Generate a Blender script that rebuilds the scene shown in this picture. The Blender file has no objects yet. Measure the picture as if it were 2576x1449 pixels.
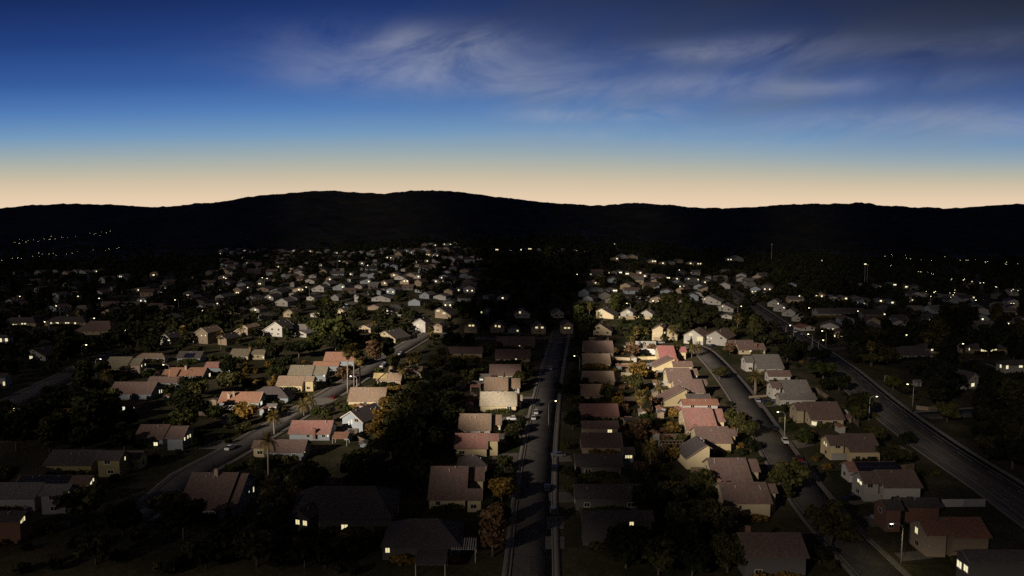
import bpy, math, random
import numpy as np
from mathutils import Vector, Matrix

random.seed(7)
rng = np.random.default_rng(7)
R = math.radians
scene = bpy.context.scene
col = scene.collection

# ------------------------------------------------------------------ camera
CAM_H, FOC, PITCH = 75.0, 1800.0, R(5.85)
cam = bpy.data.cameras.new('camera')
cam.sensor_width = 36.0
cam.lens = 36.0 * FOC / 2576.0
cam.clip_start = 1.0
cam.clip_end = 12000.0
camo = bpy.data.objects.new('camera', cam)
camo.location = (0, 0, CAM_H)
camo.rotation_euler = (math.pi / 2 - PITCH, 0, 0)
col.objects.link(camo)
scene.camera = camo

# ------------------------------------------------------------------ sun, sky, exposure
SUN_EL, SUN_AZ = R(21.0), R(37.0)            # sun low behind the viewer, to the left
SUN_TO = Vector((-math.sin(SUN_AZ) * math.cos(SUN_EL), -math.cos(SUN_AZ) * math.cos(SUN_EL), math.sin(SUN_EL)))
sun = bpy.data.lights.new('sun', 'SUN')
sun.energy = 5.0
sun.angle = R(0.5)
sun.color = (1.0, 0.85, 0.69)
suno = bpy.data.objects.new('sun', sun)
suno.rotation_euler = SUN_TO.to_track_quat('Z', 'Y').to_euler()
suno.location = SUN_TO * 500
col.objects.link(suno)
scene.view_settings.view_transform = 'Standard'
scene.view_settings.look = 'None'
scene.view_settings.exposure = 0.5          # exposed a little for the shade
scene.view_settings.gamma = 1.0
scene.view_settings.use_curve_mapping = False
scene.cycles.transparent_max_bounces = 12
scene.cycles.max_bounces = 4
scene.cycles.diffuse_bounces = 2
scene.cycles.glossy_bounces = 2
scene.cycles.sample_clamp_indirect = 3.0
scene.cycles.use_denoising = False


def lin(r, g, b):
    f = lambda c: (c / 255) / 12.92 if c <= 10 else ((c / 255 + 0.055) / 1.055) ** 2.4
    return (f(r), f(g), f(b), 1.0)


class NT:
    def __init__(s, tree):
        s.t = tree
        tree.nodes.clear()

    def n(s, kind, **kw):
        nd = s.t.nodes.new(kind)
        for k, v in kw.items():
            if k.startswith('i_'):
                key = k[2:]
                nd.inputs[int(key) if key.isdigit() else key.replace('_', ' ')].default_value = v
            else:
                setattr(nd, k, v)
        return nd

    def l(s, a, b):
        s.t.links.new(a, b)

    def math(s, op, a, b=None, c=None, clamp=False):
        nd = s.t.nodes.new('ShaderNodeMath')
        nd.operation = op
        nd.use_clamp = clamp
        for i, v in enumerate((a, b, c)):
            if v is None:
                continue
            if isinstance(v, (int, float)):
                nd.inputs[i].default_value = v
            else:
                s.l(v, nd.inputs[i])
        return nd.outputs[0]

    def mix(s, f, a, b, blend='MIX'):
        nd = s.t.nodes.new('ShaderNodeMix')
        nd.data_type = 'RGBA'
        nd.blend_type = blend
        for key, v in ((0, f), (6, a), (7, b)):
            if isinstance(v, (int, float)):
                nd.inputs[key].default_value = v
            elif isinstance(v, tuple):
                nd.inputs[key].default_value = v if len(v) == 4 else (*v, 1)
            else:
                s.l(v, nd.inputs[key])
        return nd.outputs[2]

    def ramp(s, f, stops):
        nd = s.t.nodes.new('ShaderNodeValToRGB')
        e = nd.color_ramp.elements
        while len(e) < len(stops):
            e.new(0.5)
        for el, (p, c) in zip(e, stops):
            el.position = p
            el.color = c if isinstance(c, tuple) else (c, c, c, 1)
        s.l(f, nd.inputs[0])
        return nd.outputs[0]


world = bpy.data.worlds.new('World')
scene.world = world
world.use_nodes = True
W = NT(world.node_tree)
tc = W.n('ShaderNodeTexCoord')
sep = W.n('ShaderNodeSeparateXYZ')
W.l(tc.outputs['Generated'], sep.inputs[0])
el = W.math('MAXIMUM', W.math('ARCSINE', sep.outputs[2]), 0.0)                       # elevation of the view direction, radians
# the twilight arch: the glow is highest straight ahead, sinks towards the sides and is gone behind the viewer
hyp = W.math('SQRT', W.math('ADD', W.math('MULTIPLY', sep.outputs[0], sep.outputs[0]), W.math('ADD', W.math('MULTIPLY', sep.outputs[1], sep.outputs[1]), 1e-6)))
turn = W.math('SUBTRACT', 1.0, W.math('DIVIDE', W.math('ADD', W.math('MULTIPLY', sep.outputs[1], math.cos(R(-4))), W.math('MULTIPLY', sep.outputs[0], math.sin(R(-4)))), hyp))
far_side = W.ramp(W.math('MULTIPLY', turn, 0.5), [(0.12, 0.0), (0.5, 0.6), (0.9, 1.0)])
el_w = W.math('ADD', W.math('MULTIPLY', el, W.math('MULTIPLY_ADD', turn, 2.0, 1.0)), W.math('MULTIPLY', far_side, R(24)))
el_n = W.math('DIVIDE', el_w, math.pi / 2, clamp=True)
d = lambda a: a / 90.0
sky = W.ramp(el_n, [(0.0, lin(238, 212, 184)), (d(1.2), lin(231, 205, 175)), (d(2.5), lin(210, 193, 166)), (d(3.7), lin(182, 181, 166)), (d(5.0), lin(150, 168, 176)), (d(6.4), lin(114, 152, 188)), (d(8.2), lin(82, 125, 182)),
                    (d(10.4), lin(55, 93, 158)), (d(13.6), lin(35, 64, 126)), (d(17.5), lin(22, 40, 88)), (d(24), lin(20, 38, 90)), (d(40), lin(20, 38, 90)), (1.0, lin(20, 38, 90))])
# thin high cloud: streaks of noise stretched along the horizon, and soft pale puffs
az = W.math('ARCTAN2', sep.outputs[0], sep.outputs[1])
comb = W.n('ShaderNodeCombineXYZ')
W.l(az, comb.inputs[0])
W.l(W.math('MULTIPLY_ADD', el, 2.5, W.math('MULTIPLY', az, -0.35)), comb.inputs[1])
n1 = W.n('ShaderNodeTexNoise', i_Scale=3.2, i_Detail=7.0, i_Roughness=0.58, i_Distortion=0.35)
W.l(comb.outputs[0], n1.inputs['Vector'])
n2 = W.n('ShaderNodeTexNoise', i_Scale=6.0, i_Detail=8.0, i_Roughness=0.62, i_Distortion=0.6)
W.l(comb.outputs[0], n2.inputs['Vector'])
cover = W.ramp(n1.outputs[0], [(0.36, 0.0), (0.66, 1.0)])
side = W.ramp(W.math('MULTIPLY_ADD', az, 0.5, 0.5), [(0.36, 0.0), (0.50, 0.62), (0.66, 1.0)])   # cloudier towards the right
band = W.ramp(el_n, [(d(2.5), 0.0), (d(6), 0.8), (d(16), 1.0), (d(30), 0.8), (d(60), 0.5)])
amt = W.math('MULTIPLY', W.math('MULTIPLY', cover, side), band)
cloudcol = W.ramp(el_n, [(0.0, lin(225, 200, 175)), (d(3), lin(190, 184, 166)), (d(5), lin(146, 164, 176)), (d(7), lin(116, 140, 168)), (d(10), lin(90, 106, 136)), (d(14), lin(58, 68, 92)), (d(20), lin(34, 40, 56)), (d(40), lin(17, 22, 36)), (1.0, lin(12, 16, 28))])
sky2 = W.mix(W.math('MULTIPLY', amt, 0.92), sky, cloudcol)
veil = W.math('MULTIPLY', W.ramp(W.math('MULTIPLY_ADD', az, 0.5, 0.5), [(0.42, 0.0), (0.62, 0.75), (0.80, 1.0)]), W.ramp(el_n, [(d(8), 0.0), (d(15), 1.0)]))
n3 = W.n('ShaderNodeTexNoise', i_Scale=1.9, i_Detail=6.0, i_Roughness=0.5, i_Distortion=0.2)
W.l(comb.outputs[0], n3.inputs['Vector'])
sky2 = W.mix(W.math('MULTIPLY', veil, W.ramp(n3.outputs[0], [(0.34, 0.15), (0.60, 0.9)])), sky2, cloudcol)


def puff(azd, eld, wa, we, amount, base):
    """a soft pale wisp round one direction of the sky"""
    dx = W.math('DIVIDE', W.math('SUBTRACT', az, R(azd)), R(wa))
    dy = W.math('DIVIDE', W.math('SUBTRACT', el, R(eld)), R(we))
    q = W.math('ADD', W.math('MULTIPLY', dx, dx), W.math('MULTIPLY', dy, dy))
    g = W.math('POWER', 2.718, W.math('MULTIPLY', q, -1.0))
    m = W.math('MULTIPLY', g, W.ramp(n2.outputs[0], [(0.34, 0.0), (0.64, 1.0)]))
    return W.mix(W.math('MULTIPLY', m, amount, clamp=True), base, lin(168, 172, 186))


for p in ((-6.5, 12.8, 8, 1.3, 0.50), (-3.0, 10.6, 9, 1.4, 0.42), (-12, 10.2, 7, 1.0, 0.2), (3.2, 7.7, 3.4, 0.55, 0.55), (10.0, 7.7, 3.0, 0.8, 0.60), (16.5, 12.0, 6.5, 0.8, 0.40), (4.5, 9.4, 5.0, 0.9, 0.34), (25, 6.6, 9, 0.8, 0.34), (36, 5.8, 8, 0.9, 0.42),
          (14, 9.8, 6, 0.8, 0.32), (22, 9.0, 9, 0.7, 0.30), (8, 6.2, 9, 0.6, 0.28), (18, 5.2, 8, 0.6, 0.25), (27, 11.0, 8, 0.8, 0.2), (-14, 11.5, 8, 1.2, 0.10)):
    sky2 = puff(*p, sky2)
sky2 = W.mix(W.ramp(W.math('MULTIPLY_ADD', sep.outputs[2], 10.0, 0.5), [(0.30, 1.0), (0.45, 0.0)]), sky2, (0.004, 0.004, 0.004, 1))     # below the horizon: dark land
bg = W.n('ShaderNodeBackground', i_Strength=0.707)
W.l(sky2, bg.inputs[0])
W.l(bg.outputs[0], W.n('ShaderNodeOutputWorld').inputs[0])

# ------------------------------------------------------------------ pixel -> place helpers (photo measured in a 2576 x 1449 frame)
CF = (0.0, math.cos(PITCH), -math.sin(PITCH))
CU = (0.0, math.sin(PITCH), math.cos(PITCH))


def ray(px, py):
    a, b = (px - 1288.0) / FOC, (724.5 - py) / FOC
    return a, CF[1] + b * CU[1], CF[2] + b * CU[2]


def proj(x, y, z):
    z -= CAM_H
    dep = y * CF[1] + z * CF[2]
    up = y * CU[1] + z * CU[2]
    dep = max(dep, 1.0)
    return 1288 + FOC * x / dep, 724.5 - FOC * up / dep


def ss(a, b, v):
    t = np.clip((v - a) / (b - a), 0, 1)
    return t * t * (3 - 2 * t)


CREST_Y = 2800.0
_cr = [(-900, 530), (-500, 512), (-250, 527), (0, 523), (55, 517), (110, 513), (220, 514), (330, 519), (430, 519), (500, 513), (560, 507), (610, 498), (660, 490), (760, 483), (815, 480), (900, 484), (960, 486),
       (1050, 479), (1110, 480), (1200, 487), (1290, 500), (1400, 512), (1500, 516), (1560, 514), (1610, 509), (1680, 516), (1760, 524), (1850, 523), (1950, 519), (2060, 512), (2110, 515),
       (2165, 509), (2210, 515), (2250, 519), (2350, 524), (2390, 529), (2450, 524), (2576, 515), (2800, 508), (3100, 524), (3500, 515)]
_cx, _cz = [], []
for px, py in _cr:
    r = ray(px, py)
    k = CREST_Y / r[1]
    _cx.append(r[0] * k)
    _cz.append(CAM_H + r[2] * k - 4.0)


def terr(x, y):
    x = np.asarray(x, float)
    y = np.asarray(y, float)
    rise = 30 * ss(390, 900, y) * np.exp(-((x + 10) / 340.0) ** 2) * (1 - 0.6 * ss(1150, 1900, y))
    cz = np.interp(x, _cx, _cz)
    spur = 0.5 + 0.5 * np.sin(x / 95.0 + 1.3 * np.sin(x / 210.0 + y / 700.0) + y / 420.0)
    f = ss(1180, CREST_Y + 250, y) / ss(1180, CREST_Y + 250, CREST_Y)
    hill = cz * f - 26 * spur * ss(1250, 1900, y) * (1 - ss(2300, 2780, y))
    back = 1 - 0.55 * ss(CREST_Y, 4200, y)
    return rise * (1 - ss(1900, 2700, y)) + np.maximum(hill, 0) * back


def tz(x, y):
    if y < 391:
        return 0.0
    if y > 1180:
        return float(terr(x, y))
    t = min((y - 390) / 510.0, 1.0)
    u = max((y - 1150) / 750.0, 0.0)
    return 30 * t * t * (3 - 2 * t) * math.exp(-((x + 10) / 340.0) ** 2) * (1 - 0.6 * u * u * (3 - 2 * u))


def at(px, py, dz=0.0):
    """the place on the terrain (raised by dz) seen at one point of the photo"""
    r = ray(px, py)
    t, step = 90.0, 6.0
    prev = t
    while t < 4000:
        x, y, z = r[0] * t, r[1] * t, CAM_H + r[2] * t
        if z < tz(x, y) + dz:
            lo, hi = prev, t
            for _ in range(18):
                m = (lo + hi) / 2
                if CAM_H + r[2] * m < tz(r[0] * m, r[1] * m) + dz:
                    hi = m
                else:
                    lo = m
            t = hi
            break
        prev = t
        t += step
        step = max(6.0, t * 0.02)
    return Vector((r[0] * t, r[1] * t, CAM_H + r[2] * t))


# ------------------------------------------------------------------ object helpers
DEFER = []          # (object, base label, px, py): labels made distinct at the end


def tag(o, label=None, cat=None, group=None, kind=None):
    if label:
        o['label'] = label
    if cat:
        o['category'] = cat
    if group:
        o['group'] = group
    if kind:
        o['kind'] = kind
    return o


def thing(name, loc, rz, label, cat, group=None, defer=False):
    o = bpy.data.objects.new(name, None)
    o.empty_display_size = 0.5
    o.location = loc
    o.rotation_euler = (0, 0, rz)
    col.objects.link(o)
    tag(o, label, cat, group)
    if defer:
        DEFER.append((o, label, *proj(*loc)))
    return o


def link(name, me, parent=None, loc=(0, 0, 0), rot=(0, 0, 0), scale=(1, 1, 1)):
    o = bpy.data.objects.new(name, me)
    o.location, o.rotation_euler, o.scale = loc, rot, scale
    if parent is not None:
        o.parent = parent
    col.objects.link(o)
    return o


def np_mesh(name, V, F, mat, smooth=False):
    """a mesh from vertex rows and equally sized face rows"""
    V = np.asarray(V, np.float32)
    F = np.asarray(F, np.int32)
    me = bpy.data.meshes.new(name)
    me.vertices.add(len(V))
    me.vertices.foreach_set('co', V.ravel())
    me.loops.add(F.size)
    me.loops.foreach_set('vertex_index', F.ravel())
    me.polygons.add(len(F))
    me.polygons.foreach_set('loop_start', np.arange(len(F), dtype=np.int32) * F.shape[1])
    me.polygons.foreach_set('loop_total', np.full(len(F), F.shape[1], np.int32))
    if smooth:
        me.polygons.foreach_set('use_smooth', np.ones(len(F), bool))
    me.update(calc_edges=True)
    if mat:
        me.materials.append(mat)
    return me


class MB:
    def __init__(s):
        s.v, s.f = [], []

    def face(s, pts):
        b = len(s.v)
        s.v += [tuple(p) for p in pts]
        s.f.append(tuple(range(b, b + len(pts))))

    def hexa(s, lo, hi):
        """four bottom and four top corners, both counter-clockwise seen from above"""
        b = len(s.v)
        s.v += [tuple(p) for p in lo] + [tuple(p) for p in hi]
        s.f += [(b + 3, b + 2, b + 1, b), (b + 4, b + 5, b + 6, b + 7)]
        for i in range(4):
            j = (i + 1) % 4
            s.f.append((b + i, b + j, b + 4 + j, b + 4 + i))

    def box(s, x0, x1, y0, y1, z0, z1):
        s.hexa([(x0, y0, z0), (x1, y0, z0), (x1, y1, z0), (x0, y1, z0)], [(x0, y0, z1), (x1, y0, z1), (x1, y1, z1), (x0, y1, z1)])

    def bar(s, a, b, w, h):
        a, b = Vector(a), Vector(b)
        dv = (b - a).normalized()
        sd = dv.cross(Vector((0, 0, 1)))
        sd = sd.normalized() if sd.length > 1e-4 else Vector((1, 0, 0))
        up = sd.cross(dv)
        sd *= w / 2
        up *= h / 2
        s.hexa([a - sd - up, a + sd - up, b + sd - up, b - sd - up], [a - sd + up, a + sd + up, b + sd + up, b - sd + up])

    def tube(s, pts, rad, n=6):
        base = len(s.v)
        m = len(pts)
        for i, p in enumerate(pts):
            p = Vector(p)
            a = Vector(pts[max(i - 1, 0)])
            c = Vector(pts[min(i + 1, m - 1)])
            dv = (c - a).normalized()
            sd = dv.cross(Vector((0.3, 1, 0.1))).normalized()
            up = sd.cross(dv)
            r = rad[i] if isinstance(rad, (list, tuple)) else rad
            for k in range(n):
                t = 2 * math.pi * k / n
                s.v.append(tuple(p + sd * (r * math.cos(t)) + up * (r * math.sin(t))))
        for i in range(m - 1):
            for k in range(n):
                a0, a1 = base + i * n + k, base + i * n + (k + 1) % n
                s.f.append((a0, a1, a1 + n, a0 + n))
        s.f.append(tuple(base + k for k in range(n))[::-1])
        s.f.append(tuple(base + (m - 1) * n + k for k in range(n)))

    def mesh(s, name, mat, smooth=False):
        me = bpy.data.meshes.new(name)
        me.from_pydata(s.v, [], s.f)
        if smooth:
            for p in me.polygons:
                p.use_smooth = True
        if mat:
            me.materials.append(mat)
        return me

    def put(s, name, mat, parent=None, loc=(0, 0, 0), rot=(0, 0, 0), smooth=False):
        return link(name, s.mesh(name, mat, smooth), parent, loc, rot)


# ------------------------------------------------------------------ materials
MATS = {}


def newmat(name):
    m = bpy.data.materials.new(name)
    m.use_nodes = True
    MATS[name] = m
    return m, NT(m.node_tree)


def finish(N, colour, rough=0.9, spec=0.2, bump=None, bstr=0.3, dist=0.1, metal=0.0):
    b = N.n('ShaderNodeBsdfPrincipled')
    if isinstance(colour, tuple):
        b.inputs['Base Color'].default_value = (*colour[:3], 1)
    else:
        N.l(colour, b.inputs['Base Color'])
    b.inputs['Roughness'].default_value = rough
    b.inputs['Specular IOR Level'].default_value = spec
    b.inputs['Metallic'].default_value = metal
    if bump is not None:
        bn = N.n('ShaderNodeBump', i_Strength=bstr, i_Distance=dist)
        N.l(bump, bn.inputs['Height'])
        N.l(bn.outputs[0], b.inputs['Normal'])
    N.l(b.outputs[0], N.n('ShaderNodeOutputMaterial').inputs[0])
    return b


def varied(name, c, amount=0.35, scale=0.6, rough=0.9, obj=0.25, spec=0.2, detail=6):
    """a plain colour broken by two scales of noise and a small change from object to object"""
    m, N = newmat(name)
    t = N.n('ShaderNodeTexCoord')
    a = N.n('ShaderNodeTexNoise', i_Scale=scale, i_Detail=detail, i_Roughness=0.65)
    N.l(t.outputs['Object'], a.inputs['Vector'])
    oi = N.n('ShaderNodeObjectInfo')
    k = N.math('ADD', N.math('MULTIPLY_ADD', a.outputs[0], amount * 2, 1 - amount), N.math('MULTIPLY_ADD', oi.outputs['Random'], obj * 2, -obj))
    c4 = N.mix(1.0, (*c, 1), k, 'MULTIPLY')
    finish(N, c4, rough, spec, a.outputs[0], 0.2, 0.05)
    return m


def roofmat(name, c, patch=0.5):
    """shake or tile roof: courses along the slope, single shingles of uneven tone, broad weathering"""
    m, N = newmat(name)
    t = N.n('ShaderNodeTexCoord')
    br = N.n('ShaderNodeTexBrick', i_Scale=1.0, i_Mortar_Size=0.02, i_Mortar_Smooth=0.3, i_Bias=0.0, i_Brick_Width=0.42, i_Row_Height=0.36)
    br.inputs['Color1'].default_value = (0.55, 0.55, 0.55, 1)
    br.inputs['Color2'].default_value = (1.25, 1.25, 1.25, 1)
    br.inputs['Mortar'].default_value = (0.45, 0.45, 0.45, 1)
    N.l(t.outputs['Object'], br.inputs['Vector'])
    a = N.n('ShaderNodeTexNoise', i_Scale=0.35, i_Detail=8.0, i_Roughness=0.7)
    N.l(t.outputs['Object'], a.inputs['Vector'])
    g = N.n('ShaderNodeTexNoise', i_Scale=5.0, i_Detail=3.0, i_Roughness=0.7)
    N.l(t.outputs['Object'], g.inputs['Vector'])
    c1 = N.mix(0.55, (*c, 1), N.mix(1.0, (*c, 1), br.outputs[0], 'MULTIPLY'))
    grey = sum(c) / 3 * 0.8
    c2 = N.mix(N.ramp(a.outputs[0], [(0.42, 0.0), (0.75, patch)]), c1, (grey, grey, grey, 1))
    c3 = N.mix(1.0, c2, N.math('MULTIPLY_ADD', g.outputs[0], 0.9, 0.55), 'MULTIPLY')
    finish(N, c3, 0.92, 0.1, br.outputs['Fac'], 0.5, -0.04)
    return m


def emit(name, c, strength, sample=False):
    m, N = newmat(name)
    e = N.n('ShaderNodeEmission', i_Strength=strength * 0.74)
    e.inputs[0].default_value = (*c, 1)
    N.l(e.outputs[0], N.n('ShaderNodeOutputMaterial').inputs[0])
    if not sample:
        m.cycles.emission_sampling = 'NONE'
    return m


ROOF = {'brown': roofmat('roof_brown', (0.207, 0.137, 0.116)), 'tan': roofmat('roof_tan', (0.338, 0.24, 0.163)), 'pink': roofmat('roof_pink', (0.376, 0.188, 0.157)),
        'orange': roofmat('roof_orange', (0.352, 0.182, 0.116)), 'grey': roofmat('roof_grey', (0.213, 0.195, 0.178)), 'cream': roofmat('roof_cream', (0.502, 0.442, 0.328), 0.3),
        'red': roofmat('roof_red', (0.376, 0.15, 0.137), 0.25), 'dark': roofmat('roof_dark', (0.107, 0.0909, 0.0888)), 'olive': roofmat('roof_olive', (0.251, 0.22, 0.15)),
        'rust': roofmat('roof_rust', (0.301, 0.143, 0.0956), 0.3)}
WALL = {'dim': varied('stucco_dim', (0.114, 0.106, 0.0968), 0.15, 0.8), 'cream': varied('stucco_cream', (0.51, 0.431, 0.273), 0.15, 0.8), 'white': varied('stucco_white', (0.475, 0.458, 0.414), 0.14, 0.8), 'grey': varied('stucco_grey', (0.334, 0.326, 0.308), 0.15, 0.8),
        'blue': varied('siding_blue_grey', (0.264, 0.299, 0.326), 0.15, 0.8), 'yellow': varied('stucco_yellow', (0.51, 0.422, 0.246), 0.12, 0.8), 'tan': varied('stucco_tan', (0.37, 0.29, 0.202), 0.15, 0.8),
        'brick': varied('brick_red', (0.24, 0.13, 0.09), 0.3, 2.0), 'olive': varied('stucco_olive', (0.396, 0.352, 0.176), 0.12, 0.8)}
M_TRIM = varied('trim_paint', (0.60, 0.54, 0.46), 0.15, 1.0)
M_DTRIM = varied('trim_dark', (0.22, 0.17, 0.13), 0.15, 1.0)
M_BRICK = varied('chimney_brick', (0.30, 0.16, 0.11), 0.35, 3.0)
M_METAL = varied('galvanised_metal', (0.45, 0.44, 0.42), 0.2, 2.0, 0.5, 0.1, 0.4)
M_WOOD = varied('fence_wood', (0.20, 0.15, 0.11), 0.35, 1.2)
M_PATIO = varied('patio_paint', (0.50, 0.47, 0.43), 0.2, 1.0)
M_GLASS, N_ = newmat('window_glass_dark')
finish(N_, (0.012, 0.014, 0.018), 0.12, 0.5)
M_LIT = [emit('window_light_warm', (1.0, 0.90, 0.56), 0.95), emit('window_light_yellow', (1.0, 0.86, 0.46), 0.8), emit('window_light_pale', (0.95, 0.95, 0.74), 0.9)]
M_LITFAR = emit('window_light_far', (1.0, 0.88, 0.55), 1.6)
M_LAMP = emit('lamp_light', (1.0, 0.90, 0.50), 6.0)
M_LAMPFAR = emit('lamp_light_far', (1.0, 0.88, 0.52), 3.5)
M_SOLAR, N_ = newmat('solar_glass')
finish(N_, (0.012, 0.014, 0.03), 0.25, 0.5)
M_SOLARP = varied('pale_collector', (0.42, 0.33, 0.16), 0.2, 1.0)
M_TYRE = varied('tyre_rubber', (0.02, 0.02, 0.02), 0.2, 3)
M_BARK = varied('bark', (0.11, 0.085, 0.065), 0.4, 2.0)
M_PBARK = varied('palm_bark', (0.24, 0.19, 0.14), 0.35, 2.5)


def leafmat(name, c1, c2, scale=0.45):
    m, N = newmat(name)
    t = N.n('ShaderNodeTexCoord')
    a = N.n('ShaderNodeTexNoise', i_Scale=scale, i_Detail=5.0, i_Roughness=0.7)
    N.l(t.outputs['Object'], a.inputs['Vector'])
    g = N.n('ShaderNodeNewGeometry')
    oi = N.n('ShaderNodeObjectInfo')
    f = N.math('ADD', N.ramp(a.outputs[0], [(0.35, 0.0), (0.68, 1.0)]), N.math('MULTIPLY_ADD', oi.outputs['Random'], 0.6, -0.3), clamp=True)
    c = N.mix(f, (*c1, 1), (*c2, 1))
    c = N.mix(1.0, c, N.math('MULTIPLY_ADD', g.outputs['Random Per Island'], 0.9, 0.55), 'MULTIPLY')
    b = finish(N, c, 0.75, 0.12)
    tr = N.n('ShaderNodeBsdfTranslucent')
    N.l(c, tr.inputs[0])
    mx = N.n('ShaderNodeMixShader')
    mx.inputs[0].default_value = 0.25
    N.l(b.outputs[0], mx.inputs[1])
    N.l(tr.outputs[0], mx.inputs[2])
    out = [n for n in N.t.nodes if n.type == 'OUTPUT_MATERIAL'][0]
    N.l(mx.outputs[0], out.inputs[0])
    return m


LEAF = {'green': leafmat('leaf_green', (0.028, 0.038, 0.011), (0.085, 0.092, 0.024)), 'dark': leafmat('leaf_dark', (0.014, 0.018, 0.008), (0.036, 0.038, 0.014)),
        'olive': leafmat('leaf_olive', (0.042, 0.044, 0.016), (0.105, 0.098, 0.032)), 'gold': leafmat('leaf_gold', (0.13, 0.085, 0.022), (0.32, 0.20, 0.05)),
        'brown': leafmat('leaf_brown', (0.10, 0.062, 0.032), (0.24, 0.145, 0.075)), 'cypress': leafmat('leaf_cypress', (0.028, 0.034, 0.010), (0.075, 0.070, 0.020)),
        'palm': leafmat('palm_leaf', (0.085, 0.072, 0.022), (0.24, 0.18, 0.055), 0.8), 'dead': leafmat('palm_leaf_dry', (0.18, 0.115, 0.055), (0.34, 0.22, 0.11), 0.8)}

# ------------------------------------------------------------------ added shade sheet, out of view, that patterns the low sun
# (made up to shade the scene, overhead and behind the viewer; values are how much sun gets through, by place on the ground)
LIGHT = [(1180, 700, .03), (1250, 720, .01), (1330, 700, .008), (1420, 720, .015), (1200, 770, .01), (400, 700, .04), (2200, 780, .03), (2400, 780, .03), (760, 1400, .008), (300, 1350, .015), (980, 1330, .01), (1700, 1330, .01), (2050, 1400, .02), (2250, 1380, .03), (1060, 940, .08), (2210, 1010, 0.2), (2350, 1110, 0.17), (870, 1240, 0.008), (2110, 930, 0.2), (1500, 868, 0.05), (1514, 870, 0.25), (1494, 900, 0.03), (1514, 905, 0.3), (1500, 950, 0.02), (1518, 950, 0.25), (1520, 1030, 0.06), (1538, 1030, .25), (930, 638, 0.1), (1160, 620, 0.07), (1400, 634, .06), (450, 740, .06), (0, 1449, 0.015), (600, 1449, 0.01), (1288, 1449, 0.02), (1900, 1449, 0.01), (2576, 1449, 0.015), (100, 1240, 0.03), (240, 1150, 0.06), (520, 1230, 0.05), (870, 1330, 0.01), (1060, 1340, 0.015), (1140, 1210, 0.16),
         (1340, 1350, 0.1), (1560, 1320, 0.005), (1560, 1180, 0.008), (1870, 1240, 0.2), (1850, 1170, 0.42), (1930, 1380, 0.03), (2150, 1120, 0.09), (2240, 1200, 0.07), (2410, 1330, 0.02), (2050, 1030, 0.16), (1990, 970, .3),
         (1890, 910, .35), (340, 975, 0.32), (450, 940, 0.52), (300, 910, .2), (400, 1090, .15), (610, 1000, 0.85), (620, 1040, 0.7), (720, 1120, .28), (790, 1075, 0.75), (930, 990, 0.85), (860, 890, 0.85), (760, 940, 0.85),
         (990, 940, 0.95), (640, 890, .4), (500, 840, 0.45), (410, 850, .3), (690, 825, 0.65), (760, 835, 0.7), (850, 790, 0.65), (960, 845, 0.72), (1060, 815, 0.75), (1105, 785, .4), (1000, 700, 0.26), (850, 715, 0.26),
         (720, 750, 0.28), (800, 660, 0.11), (1000, 655, 0.11), (1120, 645, .07), (600, 720, .08), (1100, 900, 0.08), (1180, 830, 0.01), (1250, 800, 0.008), (1380, 780, 0.008), (1440, 850, 0.01), (1300, 880, 0.012), (1400, 950, 0.008),
         (1380, 1050, 0.16), (1350, 1150, 0.22), (1120, 1000, .12), (1080, 1100, 0.02), (1060, 1180, 0.012), (1265, 960, 0.6), (1255, 1000, 0.95), (1200, 1060, 0.65), (1200, 1110, 0.58), (1480, 870, 0.015), (1480, 960, 0.006),
         (1480, 1030, 0.008), (1480, 1100, 0.01), (1540, 870, 1), (1540, 900, 1), (1547, 950, .85), (1558, 1030, .45), (1548, 1100, 0.03), (1600, 880, 1), (1660, 870, 1), (1620, 940, .95), (1720, 950, 0.88), (1740, 870, .85),
         (1650, 840, 0.62), (1520, 790, 0.7), (1600, 790, 0.55), (1740, 850, 0.4), (1760, 1000, 0.78), (1760, 1050, 0.75), (1790, 1095, 0.55), (1640, 1020, .65), (1640, 1130, .2), (1810, 860, 0.4), (1890, 870, .35), (1850, 950, .35),
         (1950, 1100, .2), (1600, 740, 0.22), (1780, 750, 0.18), (1900, 760, .15), (1700, 660, 0.05), (1500, 650, .06), (1600, 700, 0.2), (2100, 900, .06), (2300, 900, .05), (2500, 900, .05), (2300, 1050, 0.08), (2500, 1100, .03),
         (2300, 750, .05), (2000, 780, .1), (100, 820, .08), (200, 820, .08), (100, 900, .04), (100, 1050, .05), (0, 1000, .05), (200, 700, .05), (0, 650, .03), (0, 600, .015), (600, 600, .015), (1200, 590, .015), (1800, 600, .015),
         (2576, 600, .015), (1288, 560, .01), (300, 560, .01), (2300, 560, .01)]


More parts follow.
